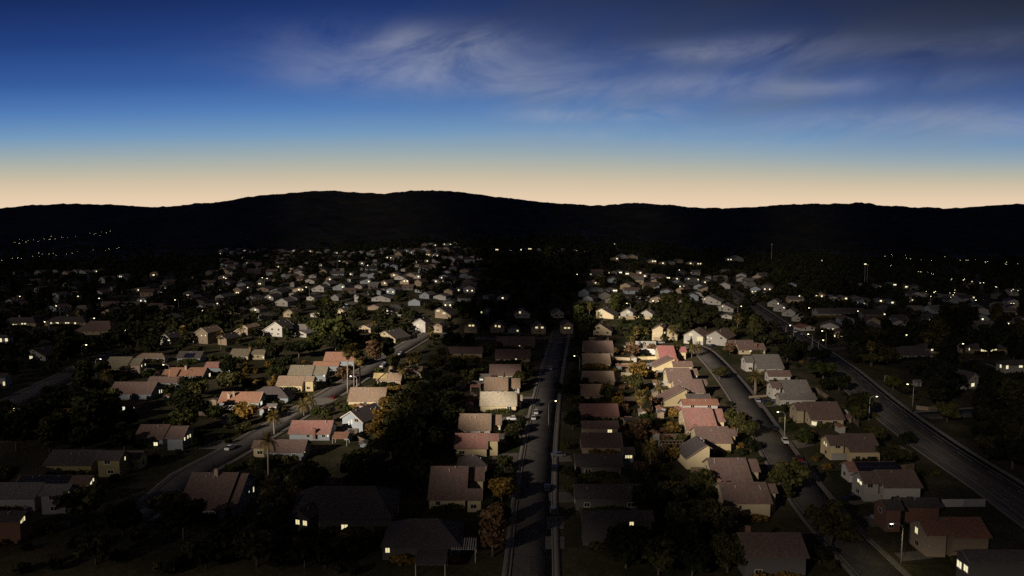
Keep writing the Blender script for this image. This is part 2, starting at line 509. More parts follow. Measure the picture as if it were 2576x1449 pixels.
def shade_sheet():
    thick = 5.0
    gx = np.concatenate([np.arange(-2700, -700, 40.0), np.arange(-700, -160, 10.0), np.arange(-160, 160, 2.5), np.arange(160, 700, 10.0), np.arange(700, 2701, 40.0)])
    gy = np.concatenate([np.arange(60, 130, 10.0), np.arange(130, 480, 3.0), np.arange(480, 900, 10.0), np.arange(900, 3100, 40.0)])
    X, Y = np.meshgrid(gx, gy)
    L = np.array(LIGHT)
    H = np.clip(260 + 0.40 * (Y - 650), 260, 850)          # lower nearby for crisper shade edges, higher far off to stay unseen
    Z = terr(X, Y) + 4.5                                  # roofs and crowns, not the bare ground, carry the pattern
    dep = np.maximum(Y * CF[1] + (Z - CAM_H) * CF[2], 30)
    PX = 1288 + FOC * X / dep
    PY = 724.5 - FOC * (Y * CU[1] + (Z - CAM_H) * CU[2]) / dep
    ox, oy = SUN_TO.x / SUN_TO.z * (H - Z), SUN_TO.y / SUN_TO.z * (H - Z)
    PX, PY = np.clip(PX, -200, 2776), np.clip(PY, 556, 1500)
    num = np.zeros_like(X)
    den = np.zeros_like(X)
    for lx, ly, lv in L:
        s = 1.0 / (((PX - lx) ** 2 + (1.3 * (PY - ly)) ** 2) + 40.0) ** 2.0
        num += s * math.log(max(lv, 0.006) + 0.03)
        den += s
    T = np.exp(num / den) - 0.03
    ph = rng.uniform(0, 6.28, 12)
    wob = sum(np.sin(X / (21 + 9 * i) + ph[2 * i] + 1.7 * np.sin(Y / (37 - 3 * i))) * np.sin(Y / (26 + 7 * i) + ph[2 * i + 1]) for i in range(5)) / 5
    T = np.clip(T * (1 + 0.12 * wob), 0.004, 1)
    edge = np.minimum.reduce([X - gx[0], gx[-1] - X, Y - gy[0], gy[-1] - Y])
    alpha = 1 - np.sqrt(T)                               # two skins, so the square root each
    alpha *= np.clip(edge / 90.0, 0, 1)
    lump = 2 * wob
    ny, nx = X.shape
    top = np.stack([X + ox, Y + oy, H + thick * np.clip(alpha * 1.4, .05, 1) + lump * .5], -1).reshape(-1, 3)
    bot = np.stack([X + ox, Y + oy, H - 2 + lump * .3], -1).reshape(-1, 3)
    i = (np.arange(ny - 1)[:, None] * nx + np.arange(nx - 1)).ravel()
    q = np.stack([i, i + 1, i + nx + 1, i + nx], -1)
    n = nx * ny
    F = np.concatenate([q, q[:, ::-1] + n])
    me = np_mesh('shade_sheet', np.concatenate([top, bot]), F, None, True)
    at_ = me.attributes.new('cover', 'FLOAT', 'POINT')
    at_.data.foreach_set('value', np.concatenate([alpha.ravel(), alpha.ravel()]).astype(np.float32))
    m, N = newmat('shade_sheet_film')
    a = N.n('ShaderNodeAttribute', attribute_name='cover')
    df = N.n('ShaderNodeBsdfDiffuse')
    df.inputs[0].default_value = (0.55, 0.55, 0.58, 1)
    tr = N.n('ShaderNodeBsdfTransparent')
    mx = N.n('ShaderNodeMixShader')
    N.l(a.outputs['Fac'], mx.inputs[0])
    N.l(tr.outputs[0], mx.inputs[1])
    N.l(df.outputs[0], mx.inputs[2])
    N.l(mx.outputs[0], N.n('ShaderNodeOutputMaterial').inputs[0])
    me.materials.append(m)
    tag(link('shade_sheet', me), 'unseen sheet added above the valley to shade the ground', None, None, 'stuff')


shade_sheet()

# ------------------------------------------------------------------ terrain


def groundmat(name, cols, scale):
    m, N = newmat(name)
    t = N.n('ShaderNodeTexCoord')
    a = N.n('ShaderNodeTexNoise', i_Scale=scale, i_Detail=9.0, i_Roughness=0.65, i_Distortion=0.4)
    b = N.n('ShaderNodeTexNoise', i_Scale=scale * 14, i_Detail=5.0, i_Roughness=0.7)
    N.l(t.outputs['Object'], a.inputs['Vector'])
    N.l(t.outputs['Object'], b.inputs['Vector'])
    c = N.ramp(a.outputs[0], [(p, (*k, 1)) for p, k in cols])
    c = N.mix(1.0, c, N.math('MULTIPLY_ADD', b.outputs[0], 1.5, 0.3), 'MULTIPLY')
    finish(N, c, 0.95, 0.08, b.outputs[0], 0.6, 0.3)
    return m


M_GROUND = groundmat('yard_earth_and_grass', [(0.30, (0.020, 0.023, 0.010)), (0.46, (0.040, 0.040, 0.018)), (0.58, (0.075, 0.062, 0.038)), (0.75, (0.045, 0.042, 0.022))], 0.045)
M_HILL = groundmat('chaparral', [(0.30, (0.010, 0.012, 0.007)), (0.55, (0.022, 0.021, 0.012)), (0.75, (0.036, 0.030, 0.018))], 0.012)


def sheet(name, gx, gy, mat, rough):
    X, Y = np.meshgrid(gx, gy)
    Z = terr(X, Y)
    if rough:
        amp = ss(1180, 1500, Y)
        r2 = rng.normal(0, 1, X.shape)
        r3 = (r2 + np.roll(r2, 1, 1) + np.roll(r2, 1, 0) + np.roll(r2, -1, 1)) / 2
        Z = Z + amp * (1.5 * np.clip(r2, -2, 2) + 1.1 * r3)
        Z = Z + amp * 3.0 * np.sin(X / 47 + 2 * np.sin(Y / 90)) * np.sin(Y / 61 + X / 130)
    ny, nx = X.shape
    i = (np.arange(ny - 1)[:, None] * nx + np.arange(nx - 1)).ravel()
    o = link(name, np_mesh(name, np.stack([X, Y, Z], -1).reshape(-1, 3), np.stack([i, i + 1, i + nx + 1, i + nx], -1), mat, True))
    tag(o, None, None, None, 'structure')
    return o


xs = np.concatenate([np.arange(-4200, -2300, 60), np.arange(-2300, 2300, 15), np.arange(2300, 4201, 60)])
ys = np.concatenate([np.arange(-4200, -600, 300), np.arange(-600, 120, 60), np.arange(120, 420, 20), np.arange(420, 1180, 14), [1180.0]])
sheet('ground', xs, ys, M_GROUND, False)
sheet('hills', xs, np.concatenate([np.arange(1180, 2900, 14.0), np.arange(2900, 4300, 70.0)]), M_HILL, True)

# ------------------------------------------------------------------ roads, kerbs, pavements
M_ASPHALT, N_ = newmat('asphalt')
t_ = N_.n('ShaderNodeTexCoord')
a_ = N_.n('ShaderNodeTexNoise', i_Scale=0.10, i_Detail=8.0, i_Roughness=0.7)
b_ = N_.n('ShaderNodeTexNoise', i_Scale=2.2, i_Detail=4.0, i_Roughness=0.8)
w_ = N_.n('ShaderNodeTexVoronoi', feature='DISTANCE_TO_EDGE', i_Scale=0.16)
for n_ in (a_, b_, w_):
    N_.l(t_.outputs['Object'], n_.inputs['Vector'])
c_ = N_.ramp(a_.outputs[0], [(0.3, (0.060, 0.055, 0.050, 1)), (0.6, (0.095, 0.086, 0.078, 1)), (0.8, (0.07, 0.064, 0.06, 1))])
c_ = N_.mix(N_.ramp(w_.outputs['Distance'], [(0.0, 0.55), (0.03, 0.0)]), c_, (0.03, 0.028, 0.026, 1))
c_ = N_.mix(1.0, c_, N_.math('MULTIPLY_ADD', b_.outputs[0], 0.8, 0.6), 'MULTIPLY')
finish(N_, c_, 0.9, 0.2, b_.outputs[0], 0.2, 0.03)
M_CONC = varied('concrete', (0.155, 0.14, 0.125), 0.35, 0.35, 0.92, 0.1)
M_KERB = varied('kerb_stone', (0.185, 0.17, 0.15), 0.4, 0.5, 0.92, 0.05)
M_PAINT = varied('road_paint', (0.24, 0.23, 0.20), 0.5, 1.5, 0.8, 0.0)
M_YELLOW = varied('road_paint_yellow', (0.16, 0.13, 0.06), 0.45, 1.5, 0.8, 0.0)
ROADS = []


def path(pts, step=7.0):
    P = [at(*p).to_2d() for p in pts]
    P = [P[0] * 2 - P[1]] + P + [P[-1] * 2 - P[-2]]
    out = []
    for i in range(1, len(P) - 2):
        n = max(2, int((P[i + 1] - P[i]).length / step))
        for k in range(n):
            t = k / n
            out.append(0.5 * ((2 * P[i]) + (P[i + 1] - P[i - 1]) * t + (2 * P[i - 1] - 5 * P[i] + 4 * P[i + 1] - P[i + 2]) * t * t + (3 * P[i] - P[i - 1] - 3 * P[i + 1] + P[i + 2]) * t ** 3))
    out.append(P[-2])
    return out


def ribbon(name, line, o1, o2, h, mat, dash=None):
    """a strip of ground between two offsets from a centre line, its top h above the terrain"""
    v, f = [], []
    n = len(line)
    for i, p in enumerate(line):
        dv = (line[min(i + 1, n - 1)] - line[max(i - 1, 0)]).normalized()
        nrm = Vector((dv.y, -dv.x))
        for o in (o1, o2):
            q = p + nrm * o
            z = tz(q.x, q.y)
            v += [(q.x, q.y, z + h), (q.x, q.y, z - 0.3)]
    for i in range(n - 1):
        if dash and (i // dash) % 2:
            continue
        a, b = i * 4, i * 4 + 4
        f += [(a, a + 2, b + 2, b), (a + 1, a, b, b + 1), (a + 2, a + 3, b + 3, b + 2)]
    o = link(name, np_mesh(name, v, f, mat))
    tag(o, None, None, None, 'structure')
    return o


def road(pts, w, walks=(1, 1), yellow=False, lanes=False):
    line = path(pts)
    ROADS.append((line, w / 2 + (2.2 if any(walks) else 0.5)))
    ribbon('road', line, -w / 2, w / 2, 0.045, M_ASPHALT)
    for s, on in zip((-1, 1), walks):
        if on:
            a, b, c = w / 2, w / 2 + 0.45, w / 2 + 1.9
            ribbon('kerb', line, *sorted((s * a, s * b)), 0.17, M_KERB)
            ribbon('pavement', line, *sorted((s * b, s * c)), 0.15, M_CONC)
    if yellow:
        ribbon('road_marking', line, -0.22, 0.22, 0.053, M_YELLOW, None)
    if lanes:
        for o in (-w / 4, w / 4):
            ribbon('road_marking', line, o - .11, o + .11, 0.053, M_PAINT, 1)
        for o in (-w / 2 + 1.9, w / 2 - 1.9):
            ribbon('road_marking', line, o - .14, o + .14, 0.053, M_PAINT, None)
    return line


CENTRAL = road([(1325, 1560), (1337, 1449), (1343, 1300), (1350, 1200), (1361, 1100), (1378, 990), (1395, 910), (1408, 855), (1416, 820)], 8.6)
PALM = road([(330, 1310), (430, 1240), (480, 1195), (560, 1152), (640, 1106), (760, 1035), (870, 970), (960, 910), (1040, 862), (1088, 836)], 8.8)
CURVED = road([(2330, 1560), (2210, 1440), (2085, 1310), (2010, 1210), (1950, 1122), (1872, 1002), (1826, 942), (1788, 900), (1762, 878), (1735, 868)], 9.2)
WIDE = road([(2800, 1420), (2650, 1318), (2528, 1232), (2345, 1112), (2207, 1008), (2118, 930), (2052, 882), (2000, 846), (1952, 812), (1905, 780), (1868, 755), (1830, 732)], 14.0, (1, 1), True, True)
road([(2320, 1046), (2400, 1042), (2500, 1034), (2700, 1030)], 9.0, (1, 0))
WEST = road([(-160, 1115), (-60, 1062), (60, 1004), (130, 968), (185, 942), (235, 915), (300, 885)], 13.0, (1, 1), True)
road([(-40, 900), (40, 872), (100, 852), (150, 842), (230, 846)], 9.0, (1, 0))
road([(1580, 745), (1600, 752), (1618, 762), (1640, 772)], 12, (0, 0))
road([(1000, 765), (1130, 842), (1200, 848), (1300, 850), (1400, 846), (1440, 842)], 7.5, (0, 1))
road([(2080, 880), (2130, 872), (2200, 868)], 9.0, (0, 0))
road([(2420, 905), (2470, 920), (2530, 945), (2600, 975)], 8.0, (1, 0))
road([(640, 752), (760, 770), (880, 752), (1000, 745), (1080, 762)], 8, (0, 0))
road([(700, 715), (820, 742), (900, 740)], 8, (0, 0))
road([(2240, 652), (2330, 668), (2440, 690), (2576, 720), (2700, 745)], 10, (0, 0))
road([(-100, 680), (40, 658), (130, 648), (240, 632)], 10, (0, 0))


RCELL = {}


def clear_of_roads(x, y, m=0.0):
    if not RCELL:
        for line, hw in ROADS:
            for q in line:
                RCELL.setdefault((int(q.x // 24), int(q.y // 24)), []).append((q.x, q.y, hw))
    cx, cy = int(x // 24), int(y // 24)
    for i in (-1, 0, 1):
        for j in (-1, 0, 1):
            for qx, qy, hw in RCELL.get((cx + i, cy + j), ()):
                if (qx - x) ** 2 + (qy - y) ** 2 < (hw + m) ** 2:
                    return False
    return True


def pad(name, pts, h, mat):
    """a slab on the ground through photo points"""
    w = [at(*p) for p in pts]
    m = MB()
    b = len(w)
    m.v = [(q.x, q.y, q.z + h) for q in w] + [(q.x, q.y, q.z - 0.3) for q in w]
    m.f = [tuple(range(b))] + [(i, i + b, (i + 1) % b + b, (i + 1) % b) for i in range(b)]
    o = m.put(name, mat)
    tag(o, None, None, None, 'structure')
    # keep the top facing up
    if o.data.polygons[0].normal.z < 0:
        o.data.flip_normals()
    return o


for q in ([(785, 1000), (850, 1002), (820, 1020), (760, 1016)], [(668, 1034), (752, 1040), (720, 1058), (660, 1050)], [(540, 1110), (600, 1108), (560, 1130), (500, 1128)],
          [(852, 960), (905, 952), (880, 968), (835, 975)], [(1008, 850), (1040, 840), (1052, 850), (1010, 868)], [(1255, 1092), (1312, 1090), (1308, 1112), (1250, 1114)],
          [(1262, 1050), (1325, 1046), (1322, 1066), (1262, 1070)], [(1300, 1000), (1342, 997), (1340, 1012), (1300, 1016)], [(1240, 1142), (1305, 1140), (1300, 1166), (1236, 1168)],
          [(1900, 1010), (1968, 1004), (1970, 1018), (1912, 1026)], [(1985, 1110), (2040, 1102), (2048, 1120), (2000, 1130)], [(2130, 1254), (2178, 1246), (2200, 1262), (2140, 1272)],
          [(2170, 1300), (2225, 1296), (2250, 1318), (2190, 1326)], [(2250, 1392), (2330, 1384), (2350, 1404), (2270, 1412)], [(1795, 1028), (1850, 1018), (1862, 1034), (1810, 1046)],
          [(1385, 1140), (1430, 1138), (1440, 1160), (1390, 1162)], [(1380, 1240), (1440, 1238), (1445, 1262), (1382, 1266)], [(1376, 1300), (1418, 1298), (1418, 1330), (1376, 1332)], [(1372, 1350), (1420, 1350), (1420, 1380), (1372, 1382)]):
    pad('driveway', q, 0.075, M_CONC)
M_LAWN = groundmat('lawn_grass', [(0.3, (0.016, 0.024, 0.008)), (0.6, (0.030, 0.040, 0.013)), (0.8, (0.045, 0.048, 0.020))], 0.2)
for q in ([(600, 1118), (668, 1060), (700, 1066), (620, 1124)], [(820, 1000), (880, 968), (900, 972), (850, 1004)], [(1258, 1118), (1306, 1116), (1302, 1136), (1254, 1138)], [(1960, 1066), (2000, 1060), (2010, 1080), (1975, 1088)],
          [(1560, 806), (1640, 804), (1650, 822), (1560, 824)], [(1800, 868), (1820, 872), (1845, 905), (1825, 905)], [(2080, 1185), (2140, 1180), (2150, 1210), (2100, 1216)], [(300, 1290), (380, 1240), (440, 1250), (340, 1320)]):
    pad('lawn', q, 0.03, M_LAWN)

# ------------------------------------------------------------------ houses
_m = MB()
for a, b in (((-.5, 0, -.5), (-.5, 0, .5)), ((.5, 0, -.5), (.5, 0, .5))):
    _m.box(a[0] - .05, a[0] + .05, -.06, .03, -.5, .5)
_m.box(-.45, .45, -.06, .03, .43, .53)
_m.box(-.45, .45, -.09, .03, -.55, -.43)
_m.box(-.025, .025, -.05, .02, -.43, .43)
ME_FRAME = _m.mesh('window', M_TRIM)
_m = MB()
_m.box(-.45, -.025, -.028, .01, -.43, .43)
_m.box(.025, .45, -.028, .01, -.43, .43)
ME_PANE = {k: _m.mesh('pane', mt) for k, mt in (('dark', M_GLASS), (0, M_LIT[0]), (1, M_LIT[1]), (2, M_LIT[2]), ('far', M_LITFAR))}
_m = MB()
for k in range(4):
    _m.box(-.5, .5, -.035 - .006 * (k % 2), .02, -.5 + k * .25 + .008, -.5 + (k + 1) * .25 - .008)
ME_GARAGE = {k: _m.mesh('garage_door', WALL[k]) for k in ('white', 'grey', 'tan')}
_m = MB()
_m.box(-.45, .45, -.38, .38, -2.5, 0.85)
_m.box(-.52, .52, -.45, .45, 0.85, 1.0)
_m.box(-.15, .15, -.15, .15, 1.0, 1.2)
ME_CHIM = {'brick': _m.mesh('chimney', M_BRICK), 'tan': _m.mesh('chimney', WALL['tan'])}
_m = MB()
_m.tube([(0, 0, -.2), (0, 0, .38)], .09)
_m.tube([(0, 0, .36), (0, 0, .46)], [.19, .13])
ME_VENT = _m.mesh('roof_vent', M_METAL)
_m = MB()
_m.box(-.5, .5, -.82, .82, 0.06, 0.11)
ME_SOLAR = {'dark': _m.mesh('solar_panel', M_SOLAR), 'pale': _m.mesh('solar_panel', M_SOLARP)}
TANP = 0.60
FACES, FOOT, BOXES, HOUSES = [], [], [], []


def roof_block(m, L, a1, a2, zr, tan, hip=0.0):
    t = 0.24
    x0, x1 = -L / 2, L / 2
    e1, e2 = zr - a1 * tan, zr - a2 * tan
    r0, r1 = x0 + hip, x1 - hip
    top = [(r0, 0, zr), (r1, 0, zr), (x0, -a1, e1), (x1, -a1, e1), (x0, a2, e2), (x1, a2, e2)]
    bot = [(x, y, z - t) for x, y, z in top]
    b = len(m.v)
    m.v += top + bot
    m.f += [(b + 2, b + 3, b + 1, b), (b, b + 1, b + 5, b + 4),
            (b + 8, b + 6, b + 7, b + 9), (b + 6, b + 10, b + 11, b + 7), (b + 2, b + 8, b + 9, b + 3), (b + 4, b + 5, b + 11, b + 10)]
    if hip:
        m.f += [(b, b + 4, b + 2), (b + 1, b + 3, b + 5), (b + 2, b + 4, b + 10, b + 8), (b + 3, b + 9, b + 11, b + 5), (b + 6, b + 8, b + 10), (b + 7, b + 11, b + 9)]
    else:
        m.f += [(b, b + 4, b + 10, b + 6), (b, b + 6, b + 8, b + 2), (b + 1, b + 3, b + 9, b + 7), (b + 1, b + 7, b + 11, b + 5)]


def wall_block(m, L, a1, a2, zr, tan, hip=0.0, base=-1.2):
    i, o = 0.35, 0.55
    x0, x1, y0, y1 = -L / 2 + i, L / 2 - i, -(a1 - o), a2 - o
    z0, z1 = zr - (a1 - o) * tan - 0.12, zr - (a2 - o) * tan - 0.12
    if hip:
        z0 = z1 = min(zr - a1 * tan, zr - a2 * tan) - 0.05
    b = len(m.v)
    zt = zr - 0.12 if not hip else z0
    m.v += [(x0, y0, base), (x1, y0, base), (x1, y1, base), (x0, y1, base), (x0, y0, z0), (x1, y0, z0), (x1, y1, z1), (x0, y1, z1), (x0, 0, zt), (x1, 0, zt)]
    m.f += [(b, b + 1, b + 5, b + 4), (b + 2, b + 3, b + 7, b + 6), (b + 1, b + 2, b + 6, b + 9, b + 5), (b + 3, b, b + 4, b + 8, b + 7), (b + 4, b + 5, b + 9, b + 8), (b + 8, b + 9, b + 6, b + 7)]
    return x0, x1, y0, y1, z0, z1


def make_house(short, label, roof, wall, centre, yaw, blocks, opts, box, near=True, cat='house', group=None, defer=False):
    """blocks: (offset x, offset y, length, near run, far run, ridge height, hip) in the frame of the house"""
    h = thing('house', centre, yaw, label, cat, group, defer)
    tan = opts.get('tan', TANP)
    Mw = Matrix.Translation(centre) @ Matrix.Rotation(yaw, 4, 'Z')
    for bi, (ox, oy, L, a1, a2, zr, hip) in enumerate(blocks):
        wm, rm = MB(), MB()
        x0, x1, y0, y1, z0, z1 = wall_block(wm, L, a1, a2, zr, tan, hip)
        roof_block(rm, L, a1, a2, zr, tan, hip)
        wcol = opts.get('walls', {}).get(bi, wall)
        rcol = opts.get('roofs', {}).get(bi, roof)
        link('wall', wm.mesh('wall', WALL[wcol]), h, (ox, oy, 0.013 * bi))
        link('roof', rm.mesh('roof', ROOF[rcol]), h, (ox, oy, 0.017 * bi))
        if near and not hip:
            for sx in (-1, 1):
                tm = MB()
                X = sx * (L / 2 + 0.06)
                for a, s in ((a1, -1), (a2, 1)):
                    tm.hexa([(X - .06, s * (a + .03), zr - a * tan - .30), (X + .06, s * (a + .03), zr - a * tan - .30), (X + .06, 0, zr - .30), (X - .06, 0, zr - .30)][::s],
                            [(X - .06, s * (a + .03), zr - a * tan + .03), (X + .06, s * (a + .03), zr - a * tan + .03), (X + .06, 0, zr + .03), (X - .06, 0, zr + .03)][::s])
                link('barge_board', tm.mesh('barge_board', M_TRIM if opts.get('trim') else M_DTRIM), h, (ox, oy, 0.017 * bi))
        C = (Mw @ Vector((ox, oy, 0))).to_2d()
        FOOT.append((C, yaw, L / 2 + 0.6, a1 + 0.4, a2 + 0.4))
        for nm, p, u, ln, nv, zt in (('near', (x0, y0), (1, 0), x1 - x0, (0, -1), lambda t, z0=z0: z0), ('x1', (x1, y0), (0, 1), y1 - y0, (1, 0), lambda t, z0=z0, z1=z1, y0=y0, zr=zr: zr - abs(t + y0) * tan - .1),
                                     ('x0', (x0, y1), (0, -1), y1 - y0, (-1, 0), lambda t, y1=y1, zr=zr: zr - abs(y1 - t) * tan - .1)):
            if hip:
                zt = lambda t, z0=z0: z0
            FACES.append(dict(h=h, M=Mw, o=Vector((p[0] + ox, p[1] + oy, 0)), u=Vector((*u, 0)), ln=ln, n=Vector((*nv, 0)), zt=zt, used=[], bi=bi, nm=nm, near=near, ze=min(z0, z1) if nm != 'near' else z0,
                              auto=opts.get('auto', 1)))
        if near and bi == 0:
            for k in range(opts.get('vents', 3)):
                vx, vy = rng.uniform(-.35, .35) * L, -rng.uniform(.5, min(2.2, a1 * .4))
                link('roof_vent', ME_VENT, h, (ox + vx, oy + vy, zr + vy * tan))
    b0 = blocks[0]
    for cx, cy, kind in opts.get('chim', ()):
        link('chimney', ME_CHIM[kind], h, (b0[0] + cx * b0[2] / 2, b0[1] + cy, b0[5] - abs(cy) * tan + 0.7))
    if 'solar' in opts:
        kind, nx, ny, sx, sy = opts['solar']
        for i in range(nx):
            for j in range(ny):
                y = sy - j * 1.48
                link('solar_panel', ME_SOLAR[kind], h, (b0[0] + sx + i * 1.06, b0[1] + y, b0[5] + y * tan + .03), (math.atan(tan), 0, 0))
    for fn, bi, t, wd, gcol in opts.get('garage', ()):
        f = [f for f in FACES if f['h'] is h and f['nm'] == fn and f['bi'] == bi][0]
        p = f['o'] + f['u'] * (t * f['ln'])
        link('garage_door', ME_GARAGE[gcol], h, (p.x, p.y, 1.12), (0, 0, math.atan2(f['n'].y, f['n'].x) + math.pi / 2), (wd, 1, 2.2))
        f['used'].append((t * f['ln'], 1.1, wd / 2 + .3))
    HOUSES.append(dict(o=h, short=short, c=Vector(centre).to_2d(), near=near, box=box))
    BOXES.append(box)
    return h


def window(f, t, z, w, hgt, kind):
    p = f['o'] + f['u'] * t + f['n'] * 0.02
    wi = link('window', ME_FRAME, f['h'], (p.x, p.y, z), (0, 0, math.atan2(f['n'].y, f['n'].x) + math.pi / 2), (w, 1, hgt))
    link('pane', ME_PANE[kind], wi)
    f['used'].append((t, z, w / 2))


def ridge_block(b):
    """a roof whose ridge is seen from x0 to x1 at row yr with its near eave at row ye -> place, length, near run, ridge height"""
    x0, x1, yr, ye, zr = b[:5]
    while True:
        P0, P1 = at(x0, yr, zr), at(x1, yr, zr)
        g = tz((P0.x + P1.x) / 2, (P0.y + P1.y) / 2)
        c = (P0 + P1) / 2
        amax = (zr - 2.35) / TANP
        lo, hi = 2.5, amax
        if proj(c.x, c.y - amax, c.z - amax * TANP)[1] < ye and zr < 9.4:
            zr += 0.3
            continue
        for _ in range(20):
            m = (lo + hi) / 2
            if proj(c.x, c.y - m, c.z - m * TANP)[1] < ye:
                lo = m
            else:
                hi = m
        return Vector((c.x, c.y, g)), (P1 - P0).length, lo, zr


def house_r(short, label, roof, wall, rows, **opts):
    res = [ridge_block(b) for b in rows]
    c0 = res[0][0]
    blocks = []
    for (c, L, a, zr), b in zip(res, rows):
        a2 = b[5] if len(b) > 5 else min(a, 5.6)
        a2 = min(a2, (zr - 2.3) / TANP)
        blocks.append((c.x - c0.x, c.y - c0.y, L, a, a2, zr + (c.z - c0.z), (opts.get('hip', 0) and min(a, a2, L / 2.2)) or 0))
    x0, x1 = min(b[0] for b in rows), max(b[1] for b in rows)
    return make_house(short, label, roof, wall, c0, 0.0, blocks, opts, (x0 - 8, x1 + 10, min(b[2] for b in rows) - 3, max(b[3] for b in rows) + 12), opts.get('near', True))


def house_g(short, label, roof, wall, g, depth=11.0, yaw=0.0, **opts):
    """a house with its gable end to the viewer: g = apex x, apex y, left x, right x, base y"""
    ax, ay, xl, xr, by = g
    p = at((xl + xr) / 2, by)
    s = FOC / (p.y * CF[1] - (p.z - CAM_H) * -CF[2])
    s = FOC / ((p.y) * CF[1] + (p.z - CAM_H) * CF[2])
    a1, a2 = max((xr - ax) / s, 1.6), max((ax - xl) / s, 1.6)
    dep = math.atan((by - 540) / FOC)
    zr = (by - ay) / s / math.cos(dep)
    tan = opts.pop('tan', None) or min(max((zr - 2.3) / max(a1, a2), 0.30), 0.62)
    zr = max(zr, 2.6 + tan * 2)
    rz = math.pi / 2 + yaw
    sh = ((xl + xr) / 2 - ax) / s
    c = p + Matrix.Rotation(rz, 3, 'Z') @ Vector((depth / 2 - .35, sh, 0))
    c.z = tz(c.x, c.y)
    opts['tan'] = tan
    zr += p.z - c.z
    a1, a2 = min(a1, (zr - 1.9) / tan), min(a2, (zr - 1.9) / tan)
    extra = [(q[0], q[1], q[2], q[3], q[4], q[5], 0) for q in opts.pop('extra', ())]
    return make_house(short, label, roof, wall, c, rz, [(0, 0, depth, a1, a2, zr, 0)] + extra, opts, (xl - 3, xr + 3, ay - 3, by + 2), opts.pop('near', True), group=opts.pop('group', None), defer=opts.pop('defer', False))


# --- left block, by the palm-lined street (seen from its back gardens)
house_r('the brown long house', 'long brown-roofed house with a blue-grey gable and two lit upstairs windows', 'brown', 'blue', [(290, 397, 960, 990, 5.6, 5.6), (300, 348, 1008, 1014, 3.2, 3)], vents=5)
house_r('the orange stepped house', 'orange-brown stepped roof house with a wide lit gable window', 'orange', 'blue', [(430, 521, 924, 945, 5.4), (415, 452, 929, 946, 4.6)], chim=[(-.1, -1.2, 'tan')])
house_r('the low house below it', 'low shaded house whose ridge only just catches the sun', 'brown', 'blue', [(378, 458, 947, 962, 4.8)])
house_r('the split olive house', 'two-part house with a dull olive roof and two lit side windows', 'olive', 'tan', [(277, 334, 897, 926, 5.6), (336, 362, 901, 918, 6.6, 4)], vents=3)
house_r('the vented flat house', 'low tan roof with a row of vents behind the street lamp', 'tan', 'white', [(347, 420, 888, 898, 4.4)], vents=6, hip=1)
house_r('the solar gable house', 'dark-roofed house with solar panels on the shaded slope', 'dark', 'blue', [(452, 512, 883, 900, 5.2)], solar=('dark', 5, 2, -2, -2.2))
house_r('the shaded porch house', 'blue-shaded house with narrow lit windows over a porch', 'pink', 'blue', [(520, 585, 910, 924, 5.6)], vents=2)
house_r('the olive chimney house', 'olive-roofed house with a cream back wall and a brick chimney', 'olive', 'cream', [(585, 632, 877, 895, 5.4), (634, 670, 879, 890, 4.9)], chim=[(.95, -1, 'brick')])
house_r('the orange chimney house', 'orange-roofed house with two tall chimneys above a slatted patio cover', 'orange', 'blue', [(560, 662, 985, 1012, 5.8)], chim=[(-.35, -2, 'tan'), (-.55, -3, 'tan')], trim=1)
house_r('the brown double roof', 'brown double-roofed house split by a dark valley, lit windows in its gable', 'brown', 'blue', [(355, 428, 1067, 1105, 6.0), (432, 475, 1071, 1103, 6.8, 4.5)], vents=4)
house_r('the olive walled house', 'long dark roof with an olive-yellow wall below its second part', 'dark', 'olive', [(135, 252, 1131, 1170, 6.0), (254, 313, 1133, 1157, 7.0, 4.5), (320, 362, 1133, 1150, 5.2)], vents=2, auto=.6)
house_r('the dark solar house', 'wide low house covered by dark solar panels near the olive wall', 'brown', 'tan', [(50, 236, 1195, 1214, 5.0)], solar=('dark', 13, 2, -9, -.9), auto=.5)
house_r('the grey boxy house', 'grey-roofed house with a tall plain grey wall and one lit window', 'grey', 'grey', [(-20, 112, 1213, 1254, 6.2), (114, 182, 1217, 1246, 7.0, 4.5)], vents=1, auto=.6)
house_r('the corner brick house', 'dim brick house with a twin lit window under a dark roof', 'dark', 'brick', [(-60, 66, 1284, 1304, 7.0)], auto=.6)
house_r('the great sloping house', 'big brown saltbox roof sloping almost to the ground beside the palms', 'brown', 'blue', [(485, 600, 1188, 1282, 8.6, 5), (606, 625, 1190, 1275, 8.2, 5)], vents=4, tan=.60, chim=[(.1, -.9, 'tan')], auto=.6)
house_r('the brown lean house', 'brown-roofed house with a cream strip of wall left of the lone palm', 'brown', 'blue', [(676, 774, 1105, 1137, 5.4), (640, 672, 1107, 1126, 4.8)], vents=2, walls={1: 'cream'})
house_r('the pink roofed house', 'pink-roofed house with its gable in blue shade, below the palms', 'pink', 'blue', [(735, 839, 1057, 1091, 5.6)], vents=3, chim=[(.25, -5.0, 'brick')])
house_g('the white trimmed house', 'dark gabled house edged with white boards beside the big dark trees', 'dark', 'blue', (884, 1035, 850, 924, 1086), 13, -.5, trim=1)
house_r('the tan bushy house', 'tan-roofed house half hidden by golden shrubs below the tall palms', 'tan', 'cream', [(882, 974, 974, 1009, 5.6)], vents=5)
house_r('the pale collector house', 'tan house with pale solar collectors by the short palms', 'tan', 'tan', [(950, 1012, 938, 956, 5.0)], solar=('pale', 6, 2, -6.5, -.9))
house_r('the house behind the collectors', 'tan-roofed house with a cream end section behind the short palms', 'tan', 'cream', [(980, 1064, 921, 935, 4.9)], vents=1)
house_r('the orange palm house', 'orange-tan two-storey house behind the pair of tall palms', 'orange', 'blue', [(820, 898, 885, 907, 7.2), (790, 855, 909, 918, 5.2)], vents=2)
